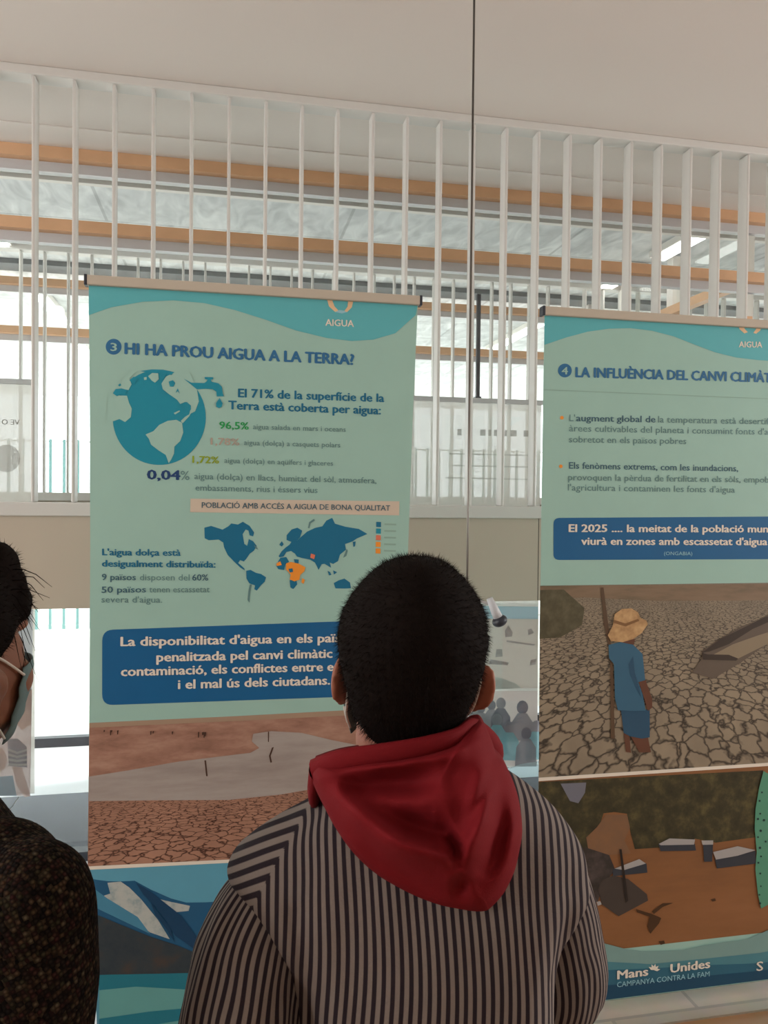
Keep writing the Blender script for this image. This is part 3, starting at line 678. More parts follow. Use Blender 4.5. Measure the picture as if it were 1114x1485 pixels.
p.poly(Z([(70, 790), (200, 800), (310, 832), (380, 842), (480, 866), (560, 876), (650, 872), (750, 866), (850, 842), (950, 824), (1050, 810), (1114, 782), (1250, 720), (1500, 690)]) + [E2(795, 1456), (794.5, 1456)], pic('print_wave_pale', (112, 144, 140)), 8)
p.poly(Z([(72, 930), (310, 925), (600, 935), (850, 905), (1114, 872), (1500, 790)]) + [E2(795, 1456), (794.5, 1456)], pic('print_wave_mid', (70, 120, 130)), 9)
p.poly(Z([(74, 985), (310, 972), (600, 955), (850, 935), (1114, 920), (1500, 850)]) + [E2(795, 1456), (794.5, 1456)], pic('print_wave_blue', (42, 92, 112)), 10)
p.poly(Z([(78, 1070), (310, 1045), (600, 1020), (850, 985), (1114, 955), (1500, 890)]) + [E2(795, 1456), (794.5, 1456)], pic('print_wave_deep', (24, 66, 90)), 11)
p.text('Mans', 908, 1411, 951.6, 1404.5, 13, i_white, .042, lay=13); p.text('Unides', 984.6, 1400, 1041, 1391.5, 13, i_white, .042, lay=13)
for a in (-60, -25, 10, 45, 80):
    t = math.radians(a - 90); c = (960.5 + 4.2 * math.cos(t), 1397 + 4.6 * math.sin(t)); u = (math.cos(t), math.sin(t))
    p.poly([(c[0] + u[0] * 5, c[1] + u[1] * 5), (c[0] - u[1] * 2, c[1] + u[0] * 2), (c[0] - u[0] * 4, c[1] - u[1] * 4), (c[0] + u[1] * 2, c[1] - u[0] * 2)], i_white, 13)
p.text('CAMPANYA CONTRA LA FAM', 907.5, 1422.7, 1041, 1404, 8, pic('print_pale_blue', (130, 170, 180)), 0, lay=13)
p.text('S', 1109, 1395, 1118, 1394, 14, i_white, .02, lay=13)
p.done('wave_footer', S2)

# ------------------------------------------------------------------ pale banners behind the glass
PY = 3.95
def pale(name, rgb, tr=.3):
    if name in MATS: return MATS[name]
    m = mat(name, rgb, .6, var=.03, trans=tr); N = m.node_tree.nodes; LK = m.node_tree.links
    t = N.new('ShaderNodeBsdfTranslucent'); t.inputs[0].default_value = L3(rgb); x = N.new('ShaderNodeMixShader'); x.inputs[0].default_value = .5
    ms = [n for n in N if n.type == 'MIX_SHADER' and n is not x][0]
    LK.new(N['Principled BSDF'].outputs[0], x.inputs[1]); LK.new(t.outputs[0], x.inputs[2]); LK.new(x.outputs[0], ms.inputs[1]); return m
j_bg = pale('pale_sheet', (226, 223, 218), .3)
def pale_banner(label, xa, xb, ztop, zbot):
    root = empty('pale_banner', ((xa + xb) / 2, PY, zbot)); tag(root, label, 'banner', 'pale banners behind the glass')
    s = bx('sheet', xa - (xa + xb) / 2, xb - (xa + xb) / 2, 0, .0012, 0, ztop - zbot, j_bg, root)
    bx('top_rail', xa - (xa + xb) / 2 - .005, xb - (xa + xb) / 2 + .005, -.012, .014, ztop - zbot - .006, ztop - zbot + .018, m_alu, root)
    for dx in (-.2, .2): 
        bm = bmesh.new(); tube(bm, [(dx, .008, ztop - zbot), (dx, .67, ztop - zbot)], .0008, 6); obj('cord', bm, mat('clear_line', (205, 205, 205), .3, var=0, trans=.75), root)
    return root, s
xr = at(52, 800, PY).x
P3, S3 = pale_banner('pale washed-out banner behind the glass at the left edge, child in striped shirt printed low', xr - .85, xr, at(52, 567, PY).z, .075)
Z = lambda pts: zm(pts, 0, 800, 3.375)
p = Print(PY)
p.text('VE O', 0, 627, 26, 627, 8, pale('pale_text', (176, 172, 166)), .02, mirror=True)
p.disc((8, 676), 20, pale('pale_disc', (196, 194, 190)))
p.done('faded_heading', S3)
p = Print(PY)
p.poly([(-200, 880), (50.8, 880), (52, 1040), (-200, 1040)], pale('pale_blue_grey', (190, 194, 204), .2))
p.poly([(-200, 1012), (52, 1010), (52.4, 1165), (-200, 1168)], pale('pale_pink', (196, 176, 174), .2), 2)
p.poly(Z([(95, 730), (130, 705), (175, 712), (176, 880), (130, 910), (105, 880)]), pale('pale_face', (204, 180, 170), .2), 3)
p.poly(Z([(60, 955), (110, 950), (155, 990), (160, 1092), (70, 1085)]), pale('pale_shirt', (150, 148, 156), .2), 4)
for k in range(4): p.poly(Z([(66, 1000 + k * 24), (110, 1015 + k * 20), (158, 1000 + k * 24), (158, 1010 + k * 24), (110, 1026 + k * 20), (66, 1012 + k * 24)]), pale('pale_stripe', (214, 212, 210), .2), 5)
p.poly(Z([(0, 990), (40, 1000), (62, 1050), (50, 1100), (0, 1135)]), pale('pale_face', (204, 180, 170), .2), 4)
p.poly(Z([(85, 1090), (135, 1092), (178, 1232), (150, 1236), (110, 1180)]), pale('pale_face', (204, 180, 170), .2), 5)
p.poly(Z([(-600, 1150), (0, 1142), (90, 1132), (112, 1232), (-600, 1240)]), pale('pale_teal', (150, 176, 190), .2), 4)
p.done('child_picture', S3)
xr = at(783.5, 800, PY).x
P4, S4 = pale_banner('pale banner behind the gap between the two main banners, group of people printed low', xr - .85, xr, at(700, 580, PY).z, .06)
p = Print(PY)
for k, (x, w) in enumerate([(661, 6), (674, 5), (694, 8), (706, 4), (714, 8), (726, 7), (738, 9), (757, 8)]): p.poly([(x, 620), (x + w, 620), (x + w, 629), (x, 629)], pale('pale_text', (176, 172, 166)))
for y, a in ((655, 650), (672, 655), (690, 645)): p.poly([(a, y), (765, y), (765, y + 2), (a, y + 2)], pale('pale_line', (202, 200, 194)))
p.done('faded_heading', S4)
Z = lambda pts: zm(pts, 680, 840, 4.7917)
p = Print(PY)
p.poly([(530, 873), (783, 870), (783, 876), (530, 879)], pale('pale_white', (232, 234, 232), .2), 2)
p.poly([(530, 878), (783, 875), (783.5, 893), (530, 897)], pale('pale_sky', (158, 196, 214), .2), 2)
p.poly([(530, 896), (783.5, 892), (785, 994), (530, 1002)], pale('pale_sand', (206, 198, 190), .2), 1)
p.poly(Z([(180, 660), (260, 672), (340, 700), (390, 735), (180, 752)]), pale('pale_green', (186, 192, 188), .2), 2)
for q in [[(268, 340), (290, 300), (322, 350), (318, 380), (270, 385)], [(425, 330), (450, 320), (470, 350), (430, 368)], [(210, 470), (250, 468), (256, 520), (205, 525)], [(450, 540), (490, 530), (485, 570), (445, 578)], [(170, 540), (300, 560), (290, 580), (160, 575)], [(280, 405), (480, 430), (470, 440), (280, 418)]]: p.poly(Z(q), pale('pale_bush', (176, 170, 172), .2), 2)
p.done('desert_picture', S4)
p = Print(PY)
p.poly([(530, 1000), (785, 993), (785, 997), (530, 1004)], pale('pale_white', (232, 234, 232), .2), 2)
p.poly([(530, 1003), (785, 997), (787, 1106), (530, 1110)], pale('pale_crowd_sky', (212, 200, 198), .2), 1)
m_p1 = pale('pale_person_grey', (150, 148, 158), .12); m_p2 = pale('pale_person_teal', (138, 192, 204), .12); m_p3 = pale('pale_person_dark', (128, 126, 140), .12)
for cx, cy, s, mb in [(185, 860, 1, m_p1), (250, 845, 1.15, m_p3), (400, 870, 1.35, m_p1), (225, 960, 1.2, m_p2), (500, 1000, 1.2, m_p2), (110, 880, 1.1, m_p1), (310, 1010, 1.2, m_p2), (430, 1050, 1.2, m_p1), (60, 900, 1.1, m_p3)]:
    p.poly(Z([(cx + 30 * s * math.cos(t * .5236), cy + 36 * s * math.sin(t * .5236)) for t in range(12)]), m_p3 if mb is m_p1 else m_p1, 4 if cy > 940 else 3)
    p.poly(Z([(cx - 24 * s, cy + 30 * s), (cx + 24 * s, cy + 30 * s), (cx + 58 * s, cy + 80 * s), (cx + 62 * s, cy + 230), (cx - 62 * s, cy + 230), (cx - 56 * s, cy + 80 * s)]), mb, 4 if cy > 940 else 3)
p.poly(Z([(0, 1290), (180, 1270), (300, 1300), (400, 1262), (520, 1240), (520, 1420), (0, 1420)]), pale('pale_footer', (206, 230, 236), .2), 6)
p.done('group_picture', S4)

# ------------------------------------------------------------------ cable and the small lamp clamped to it
CY = 2.075
c0 = at(668, 0, CY); c1 = at(684, 830, CY)
xc = (c0.x + c1.x) / 2
bm = bmesh.new(); tube(bm, [(xc, CY, .006), (xc, CY, CE)], .0032, 10)
tag(obj('cable', bm, m_steel), 'thin steel cable from ceiling to floor in the gap between the two main banners', 'cable')
g0 = at(717, 874, CY - .03); g1 = at(728, 897, CY - .03)
sp = empty('clamp_lamp', (xc, CY, g0.z + .02)); tag(sp, 'small dark-headed lamp on a pale stem, clamped to the cable between the banners', 'lamp')
O = Vector(sp.location)
def loc(v): return Vector(v) - O
bm = bmesh.new(); tube(bm, [loc((xc - .012, CY, O.z)), loc((xc + .012, CY, O.z))], [.009, .009], 12); tube(bm, [loc((xc, CY, O.z)), loc(g0)], .004, 10); obj('clamp', bm, m_alu, sp)
dv = (g1 - g0).normalized()
bm = bmesh.new(); tube(bm, [loc(g0 - dv * .02), loc(g0 + dv * .015), loc(g1 - dv * .005)], [.009, .012, .014], 16); obj('stem', bm, mat('pale_plastic', (196, 200, 204), .3, var=.02), sp, True)
bm = bmesh.new(); ball(bm, loc(g1), (.022, .022, .016), Vector((dv.x, dv.y, dv.z)).to_track_quat('Z', 'Y').to_matrix()); obj('head', bm, mat('black_rubber', (48, 52, 60), .4, var=.05), sp, True)

# ------------------------------------------------------------------ people
m_skin = mat('skin', (158, 100, 78), .5, var=.05, sss=.12)
m_skin2 = mat('skin_tan', (142, 94, 72), .5, var=.05, sss=.1)
m_hair = mat('dark_hair', (21, 14, 11), .8, var=.3, scale=60, spec=.08)
m_eye = mat('eye_white', (225, 220, 215), .3, var=0); m_iris = mat('iris', (50, 34, 24), .3, var=0)
m_mask = mat('mask_cloth', (104, 126, 126), .8, var=.05, bump=.2, bscale=400); m_loop = mat('mask_loop', (224, 218, 208), .7, var=0)
m_trous = mat('dark_trousers', (42, 46, 58), .8, var=.1); m_shoe = mat('dark_shoe', (36, 34, 36), .5, var=.1)

def head_parts(bm, M, s=1.0):
    """head, face and ears around the head centre; M places it"""
    t = bmesh.new()
    ball(t, (0, -.012, .03), (.075, .092, .088)); ball(t, (0, .03, -.035), (.060, .062, .075)); ball(t, (0, .062, -.088), (.026, .026, .02))
    ball(t, (0, .078, .03), (.045, .018, .014)); ball(t, (.034, .06, -.03), (.026, .028, .028)); ball(t, (-.034, .06, -.03), (.026, .028, .028))
    tube(t, [(0, .086, .012), (0, .1, -.012), (0, .104, -.03)], [.007, .010, .012], 10); ball(t, (0, .104, -.03), (.013, .013, .011))
    ball(t, (.009, .098, -.034), (.009, .009, .008)); ball(t, (-.009, .098, -.034), (.009, .009, .008))
    ball(t, (0, .088, -.058), (.022, .010, .006)); ball(t, (0, .087, -.068), (.020, .010, .006))
    for e in (-1, 1):
        ball(t, (e * .044, .022, -.006), (.025, .046, .052)); ball(t, (e * .040, .03, -.05), (.022, .035, .03))
        R = Matrix.Rotation(e * math.radians(32), 3, 'Z') @ Matrix.Rotation(math.radians(10), 3, 'X')
        ball(t, (e * .0845, -.014, -.018), (.0075, .022, .031), R); ball(t, (e * .079, -.006, -.040), (.007, .012, .014), R); ball(t, (e * .078, 0, -.02), (.012, .012, .018), R)
    bmesh.ops.transform(t, matrix=M @ Matrix.Scale(s, 4), verts=t.verts[:])
    me = bpy.data.meshes.new('t'); t.to_mesh(me); t.free(); bm.from_mesh(me); bpy.data.meshes.remove(me)
def hand(bm, wrist, dirv, palm, s=1.0, side=1):
    d = Vector(dirv).normalized(); n = Vector(palm).normalized(); w = d.cross(n).normalized() * side
    wv = Vector(wrist)
    pal = [wv, wv + d * .03 * s, wv + d * .065 * s]
    tube(bm, pal, [(.02 * s, .014 * s), (.03 * s, .014 * s), (.034 * s, .012 * s)], 12)
    for k, (o, L) in enumerate(((-.027, .052), (-.009, .062), (.009, .066), (.027, .058))):
        b = wv + d * .06 * s + w * o * s
        a1 = b + d * L * .45 * s + n * .004 * s; a2 = a1 + d * L * .3 * s + n * .012 * s; a3 = a2 + d * L * .2 * s + n * .016 * s
        capsule(bm, [b, a1, a2, a3], [.0085 * s, .008 * s, .0075 * s, .0065 * s], 10)
    b = wv + d * .02 * s + w * .022 * s
    capsule(bm, [b, b + (d * .6 + w * .7) * .03 * s + n * .006 * s, b + (d * .85 + w * .6) * .052 * s + n * .012 * s], [.011 * s, .0095 * s, .008 * s], 10)
def fuzz(bm, n, length, width, down=.5, amp=.35, mi=0, filt=None):
    """short hairs growing from the surface of a hair cap"""
    bm.faces.ensure_lookup_table(); fs = [f for f in bm.faces if filt is None or filt(f)]
    areas = []; tot = 0
    for f in fs: tot += f.calc_area(); areas.append(tot)
    import bisect
    for k in range(n):
        f = fs[min(len(fs) - 1, bisect.bisect(areas, random.random() * tot))]
        vs = [v.co for v in f.verts]; ws = [random.random() for _ in vs]; sw = sum(ws)
        c = sum((v * w for v, w in zip(vs, ws)), Vector()) / sw
        nn = f.normal
        d = (nn * .55 + Vector((0, 0, -down)) + Vector((random.uniform(-1, 1), random.uniform(-1, 1), random.uniform(-1, 1))) * amp).normalized()
        if d.dot(nn) < .1: d = (d + nn * (.2 - d.dot(nn))).normalized()
        sd = d.cross(nn)
        if sd.length < 1e-4: continue
        sd.normalize(); c0 = c - nn * .002; l = length * random.uniform(.5, 1.2)
        a, b2, e = bm.verts.new(c0 + sd * width), bm.verts.new(c0 - sd * width), bm.verts.new(c0 + d * l)
        q = bm.verts.new(c0 + nn * width)
        for t in ((a, b2, e), (b2, q, e), (q, a, e)): bm.faces.new(t).material_index = mi

# local frame of a person: x = to the right, y = away from the entrance side, z = up
D1 = .87
def person_root(name, a, d, label):
    wx = a * math.cos(YAW) + d * math.sin(YAW); wy = -a * math.sin(YAW) + d * math.cos(YAW)
    r = empty(name, (wx, wy, 0), -YAW); tag(r, label, 'person'); return r
A1 = (600 - IW / 2) / FPX * D1
boy = person_root('person', A1, D1, 'person with short dark hair, striped shirt and red hood, seen from behind')
def bl(x, y, dy=0.0):
    a, d, z = ray(x, y); k = (D1 + dy) / d
    return Vector((a * k - A1, dy, CZ + z * k))

HC = Vector((0.000, 0.0, 1.314))
HM = Matrix.Translation(HC) @ Matrix.Rotation(math.radians(10), 4, 'Z') @ Matrix.Rotation(math.radians(5), 4, 'Y') @ Matrix.Rotation(math.radians(6), 4, 'X')
bm = bmesh.new(); head_parts(bm, HM, .95)
tube(bm, [(0, -.02, 1.30), (-.003, -.022, 1.24), (.0, -.02, 1.19), (.005, -.01, 1.12)], [(.058, .056), (.059, .054), (.060, .055), (.085, .07)], 20)
for a, b in (((.01, 0, 1.13), (.01, 0, .95)),): tube(bm, [a, (.015, 0, 1.08), b, (.02, 0, .82), (.02, 0, .74)], [(.08, .06), (.14, .085), (.13, .085), (.125, .085), (.12, .09)], 20)
capsule(bm, [(-.12, -.02, 1.06), (-.175, -.035, .97), (-.18, -.03, .86)], [.045, .042, .036]); capsule(bm, [(-.19, -.03, .86), (-.12, .10, .80), (-.06, .17, .80)], [.036, .03, .024])
capsule(bm, [(.13, .02, 1.065), (.175, .05, .98), (.178, .06, .90)], [.045, .042, .036]); capsule(bm, [(.19, .06, .90), (.12, .15, .83), (.05, .19, .81)], [.036, .03, .024])
hand(bm, (-.055, .172, .80), (1, .5, -.1), (0, .3, -1), .9, -1); hand(bm, (.045, .192, .812), (-1, .35, -.1), (0, .3, -1), .9, 1)
for e in (-1, 1): capsule(bm, [(.02 + e * .07, 0, .76), (.02 + e * .075, .01, .42), (.02 + e * .08, -.01, .08)], [.078, .055, .04]); ball(bm, (.02 + e * .08, .04, .045), (.035, .09, .035))
body = remeshed('body', bm, m_skin, .0045, boy, 5)
for e in (-1, 1):
    bm = bmesh.new(); c = HM @ Vector((e * .031, .0585, .004)); ball(bm, c, (.0125, .0125, .0125)); n0 = len(bm.faces)
    ball(bm, c + (HM.to_3x3() @ Vector((0, .0085, 0))), (.006, .005, .006))
    bm.faces.ensure_lookup_table()
    for f in bm.faces[n0:]: f.material_index = 1
    obj('eye', bm, [m_eye, m_iris], boy, True)
# hair cap
rows = [(806, 594, 610), (808, 582, 627), (813, 566, 647), (826, 545, 663), (845, 526, 682), (868, 509, 697), (891, 498.5, 706), (920, 495, 708), (950, 499, 704), (980, 507, 697), (1005, 513, 687), (1030, 521, 677), (1052, 536, 670), (1068, 549, 664), (1082, 562, 657)]
depth = [(-.030, .006), (-.050, .03), (-.068, .055), (-.082, .07), (-.095, .082), (-.104, .088), (-.113, .085), (-.117, .045), (-.117, .02), (-.114, .012), (-.107, .005), (-.097, 0), (-.088, -.01), (-.077, -.02), (-.074, -.03)]
bm = bmesh.new(); rings = []; NS = 56
dat = spline([(y, a, b, d[0], d[1]) for (y, a, b), d in zip(rows, depth)], 3)
for (y, xa, xb, yb, yf) in dat:
    a, b = bl(xa, y, (yb + yf) / 2 * .6), bl(xb, y, (yb + yf) / 2 * .6); cx, rx, z = (a.x + b.x) / 2, (b.x - a.x) / 2, (a.z + b.z) / 2
    cy, ry = (yb + yf) / 2, (yf - yb) / 2; rg = []
    for k in range(NS):
        t = 2 * math.pi * k / NS; v = Vector((cx + rx * math.cos(t), cy + ry * math.sin(t), z))
        v += (v - Vector((cx, cy, z))).normalized() * .0018 * noise.noise(v * 90)
        rg.append(bm.verts.new(v))
    rings.append(rg)
for i in range(len(rings) - 1):
    for k in range(NS): bm.faces.new((rings[i][k], rings[i + 1][k], rings[i + 1][(k + 1) % NS], rings[i][(k + 1) % NS]))
bm.faces.new(rings[0]); bm.faces.new(rings[-1][::-1])
bmesh.ops.recalc_face_normals(bm, faces=bm.faces[:]); bm.normal_update()
for f in bm.faces: f.smooth = True
fuzz(bm, 24000, .010, .00035, .45, .35)
obj('hair', bm, m_hair, boy)

# striped shirt
def stripes(name, mode):
    m = bpy.data.materials.new(name); m.use_nodes = True; N = m.node_tree.nodes; LK = m.node_tree.links
    b = N['Principled BSDF']; b.inputs['Roughness'].default_value = .85; b.inputs['Specular IOR Level'].default_value = .15
    at_ = N.new('ShaderNodeAttribute'); at_.attribute_name = 'stripe'
    def M(op, a, b_=None):
        n = N.new('ShaderNodeMath'); n.operation = op
        for i, v in enumerate((a, b_)):
            if v is None: continue
            if isinstance(v, (int, float)): n.inputs[i].default_value = v
            else: LK.new(v, n.inputs[i])
        return n.outputs[0]
    fr = M('FRACT', M('DIVIDE', M('ADD', at_.outputs['Fac'], 10.0), .0090))
    tri = M('ABSOLUTE', M('SUBTRACT', fr, .5))
    rp = N.new('ShaderNodeValToRGB'); e = rp.color_ramp.elements
    e[0].position = .2; e[0].color = L3((44, 36, 42)); e[1].position = .29; e[1].color = L3((134, 123, 116))
    LK.new(tri, rp.inputs[0])
    tc = N.new('ShaderNodeTexCoord'); nz = N.new('ShaderNodeTexNoise'); nz.inputs['Scale'].default_value = 500; LK.new(tc.outputs['Object'], nz.inputs['Vector'])
    bp = N.new('ShaderNodeBump'); bp.inputs['Strength'].default_value = .25; bp.inputs['Distance'].default_value = .002; LK.new(nz.outputs['Fac'], bp.inputs['Height']); LK.new(bp.outputs['Normal'], b.inputs['Normal'])
    LK.new(rp.outputs[0], b.inputs['Base Color']); return m
m_str = stripes('striped_cotton', 0)
def set_attr(o, vals):
    a = o.data.attributes.new('stripe', 'FLOAT', 'POINT'); a.data.foreach_set('value', vals)
def ridge(p, line, w, amp, taper=True):
    best = 1e9; tt = 0
    n = len(line) - 1
    for i in range(n):
        a, b = line[i], line[i + 1]; dx, dy = b[0] - a[0], b[1] - a[1]; L = dx * dx + dy * dy
        t = max(0, min(1, ((p[0] - a[0]) * dx + (p[1] - a[1]) * dy) / L)); d = (p[0] - a[0] - t * dx) ** 2 + (p[1] - a[1] - t * dy) ** 2
        if d < best: best = d; tt = (i + t) / n
    k = math.exp(-best / (2 * w * w))
    return amp * k * (math.sin(math.pi * min(max(tt, .08), .92)) if taper else 1)
# torso of the shirt: rings (z, left, right, back, front)
tr = [(.66, -.12, .155, -.118, .11), (.80, -.122, .158, -.12, .11), (.93, -.126, .162, -.122, .11), (1.00, -.14, .168, -.12, .11), (1.04, -.168, .184, -.115, .105), (1.07, -.192, .198, -.110, .10), (1.093, -.204, .197, -.103, .095), (1.112, -.188, .193, -.095, .09), (1.13, -.162, .182, -.088, .085), (1.15, -.125, .165, -.082, .08), (1.17, -.095, .142, -.078, .075), (1.19, -.078, .112, -.074, .07), (1.21, -.068, .074, -.068, .06)]
dat = spline(tr, 13); NS = 280
bm = bmesh.new(); rings = []; vals = []
folds = [([(-.118, 1.08), (-.105, .98), (-.10, .86), (-.11, .75)], .008, -.016), ([(-.085, 1.07), (-.07, .95), (-.068, .8)], .010, .006), ([(.165, 1.10), (.155, 1.0), (.165, .88)], .01, -.014), ([(.14, 1.12), (.12, 1.0), (.125, .85)], .012, .008),
         ([(-.02, 1.0), (-.03, .9), (-.015, .75)], .014, .005), ([(.06, 1.0), (.05, .88), (.07, .75)], .012, -.005), ([(.02, .98), (.03, .85)], .01, .004), ([(-.15, 1.11), (-.12, 1.04), (-.1, .98)], .009, .006)]
for (z, xa, xb, yb, yf) in dat:
    cx, rx, cy, ry = (xa + xb) / 2, (xb - xa) / 2, (yb + yf) / 2, (yf - yb) / 2; rg = []
    for k in range(NS):
        t = 2 * math.pi * k / NS; c, s = math.cos(t), math.sin(t); e = 2 / 2.4
        x = cx + rx * math.copysign(abs(c) ** e, c); y = cy + ry * math.copysign(abs(s) ** e, s)
        if s < 0:
            for ln, w, am in folds: y -= ridge((x, z), ln, w, am)
        n = noise.noise(Vector((x * 22, y * 22, z * 7))) * .0035
        v = Vector((x, y, z)); v += (v - Vector((cx, cy, z))).normalized() * n
        sway = .004 * math.sin(z * 23 + x * 9)
        s1 = x + sway + (1.05 - z) * .05 * (x - .03) * 2
        s2 = -.113 + (z - 1.178) * .66 - .25 * (x + .113) + .25 * (y + .075)
        s3 = .165 - (z - 1.14) * .74
        val = max(s1, s2)
        rg.append(bm.verts.new(v)); vals.append(val)
    rings.append(rg)
for i in range(len(rings) - 1):
    for k in range(NS): bm.faces.new((rings[i][k], rings[i][(k + 1) % NS], rings[i + 1][(k + 1) % NS], rings[i + 1][k]))
bmesh.ops.recalc_face_normals(bm, faces=bm.faces[:])
shirt = obj('shirt', bm, m_str, boy, True); set_attr(shirt, vals)
def sleeve(path, radii, seed, phase):
    pts = spline([tuple(p) + (r,) for p, r in zip(path, radii)], 12); bm = bmesh.new(); vals = []; rings = []; NS = 72
    acc = 0; prev = None
    for i, q in enumerate(pts):
        p = Vector(q[:3]); r = q[3]
        a_, b_ = Vector(pts[max(i - 1, 0)][:3]), Vector(pts[min(i + 1, len(pts) - 1)][:3]); t = (b_ - a_).normalized()
        if prev is not None: acc += (p - prev).length
        prev = p
        u = Vector((1, 0, 0)); u = (u - t * u.dot(t)).normalized(); w = t.cross(u); rg = []
        for k in range(NS):
            th = 2 * math.pi * k / NS
            rr = r * (1 + .05 * noise.noise(Vector((math.cos(th) * 2.2, math.sin(th) * 2.2, acc * 9 + seed))) + .045 * noise.noise(Vector((math.cos(th) * 5, math.sin(th) * 5, acc * 22 + seed * 3))))
            rg.append(bm.verts.new(p + u * math.cos(th) * rr + w * math.sin(th) * rr)); vals.append((th - math.pi) * .058 + phase + .003 * noise.noise(Vector((th * 2, acc * 20, seed))))
        rings.append(rg)
    for i in range(len(rings) - 1):
        for k in range(NS): bm.faces.new((rings[i][k], rings[i][(k + 1) % NS], rings[i + 1][(k + 1) % NS], rings[i + 1][k]))
    bmesh.ops.recalc_face_normals(bm, faces=bm.faces[:])
    o = obj('sleeve', bm, m_str, shirt, True); set_attr(o, vals); return o
sleeve([(-.125, -.012, 1.09), (-.160, -.026, 1.045), (-.176, -.040, .98), (-.180, -.046, .90), (-.170, -.02, .82), (-.13, .07, .79), (-.07, .155, .80)], [.035, .054, .062, .067, .062, .05, .04], 3.1, 0)
sleeve([(.13, .02, 1.11), (.155, .03, 1.07), (.176, .045, .99), (.184, .055, .93), (.170, .075, .895), (.115, .14, .845), (.06, .18, .815)], [.035, .048, .052, .054, .052, .046, .04], 8.7, .003)
# red hood hanging on the back
out = [(462, 1112), (500, 1099), (560, 1089), (620, 1079), (668, 1066), (690, 1049), (700, 1045), (709, 1048), (720, 1070), (728, 1092), (740, 1105), (752, 1128), (762, 1160), (767, 1200), (763, 1232), (756, 1262), (742, 1292), (728, 1312), (716, 1321), (690, 1321), (650, 1314), (605, 1296), (560, 1270), (525, 1240), (498, 1205), (478, 1170), (463, 1140), (459, 1125)]
op = [tuple(p) for p in spline([tuple(map(float, p)) for p in out + [out[0]]], 5)][:-1]
cen = (622.0, 1178.0); NR = 44
hood_lines = [([(470, 1128), (520, 1175), (590, 1222), (650, 1242), (672, 1262)], 13, .020), ([(708, 1075), (712, 1130), (706, 1190), (690, 1235), (672, 1262)], 12, .016), ([(480, 1118), (560, 1108), (640, 1094), (700, 1075)], 9, .014),
              ([(486, 1136), (540, 1140), (610, 1135), (660, 1125)], 13, -.018), ([(520, 1158), (580, 1190), (640, 1205), (676, 1190)], 16, -.016), ([(735, 1130), (738, 1190), (728, 1240), (706, 1280)], 10, -.014), ([(752, 1150), (758, 1200), (748, 1250), (725, 1300)], 9, .01),
              ([(500, 1190), (560, 1250), (620, 1285), (680, 1295)], 12, -.010), ([(466, 1121), (520, 1107), (590, 1098), (650, 1083), (694, 1066)], 4, -.008), ([(672, 1262), (680, 1280), (676, 1300)], 7, -.012), ([(655, 1205), (672, 1225), (676, 1250)], 6, -.014), ([(725, 1100), (705, 1160), (690, 1200)], 7, -.009)]
bm = bmesh.new(); front = []
for i in range(NR + 1):
    r = i / NR; rg = []
    for (ox, oy) in op:
        x, y = cen[0] + (ox - cen[0]) * r, cen[1] + (oy - cen[1]) * r
        h = .058 * (1 - r ** 3.2) ** .7
        h += 1.5 * sum(ridge((x, y), ln, w, am) for ln, w, am in hood_lines) * (1 - r ** 8)
        h += .003 * noise.noise(Vector((x * .03, y * .03, 2.2))) * (1 - r ** 8)
        base = .062 + .03 * min(1, max(0, (y - 1060) / 160)) 
        rg.append(bm.verts.new(bl(x, y, -(base + h)))); 
        if i == 0: break
    front.append(rg)
n = len(op)
for k in range(n): bm.faces.new((front[0][0], front[1][k], front[1][(k + 1) % n]))
for i in range(1, NR):
    for k in range(n): bm.faces.new((front[i][k], front[i + 1][k], front[i + 1][(k + 1) % n], front[i][(k + 1) % n]))
bk = [bm.verts.new(v.co + Vector((0, .03, 0))) for v in front[NR]]
cb = bm.verts.new(front[0][0].co + Vector((0, .075, 0)))
for k in range(n):
    bm.faces.new((front[NR][k], bk[k], bk[(k + 1) % n], front[NR][(k + 1) % n])); bm.faces.new((bk[k], cb, bk[(k + 1) % n]))
bmesh.ops.recalc_face_normals(bm, faces=bm.faces[:])
m_red = mat('red_cotton', (118, 20, 27), .8, var=.08, scale=30, spec=.15, bump=.15, bscale=600)
hood = obj('hood', bm, m_red, boy, True)
# the hood's rolled rim, round the neck to the throat
rim = [bl(464, 1118, -.075), bl(500, 1104, -.098), bl(560, 1094, -.108), bl(620, 1083, -.105), bl(668, 1069, -.090), bl(695, 1054, -.055), Vector((.098, .0, 1.215)), Vector((.07, .06, 1.19)), Vector((.0, .085, 1.17)), Vector((-.07, .055, 1.165)), Vector((-.105, -.01, 1.165)), bl(464, 1118, -.075)]
bm = bmesh.new(); tube(bm, [Vector(q) for q in spline([tuple(v) for v in rim], 6)], (.006, .011), 10, False); obj('rim', bm, m_red, hood, True)
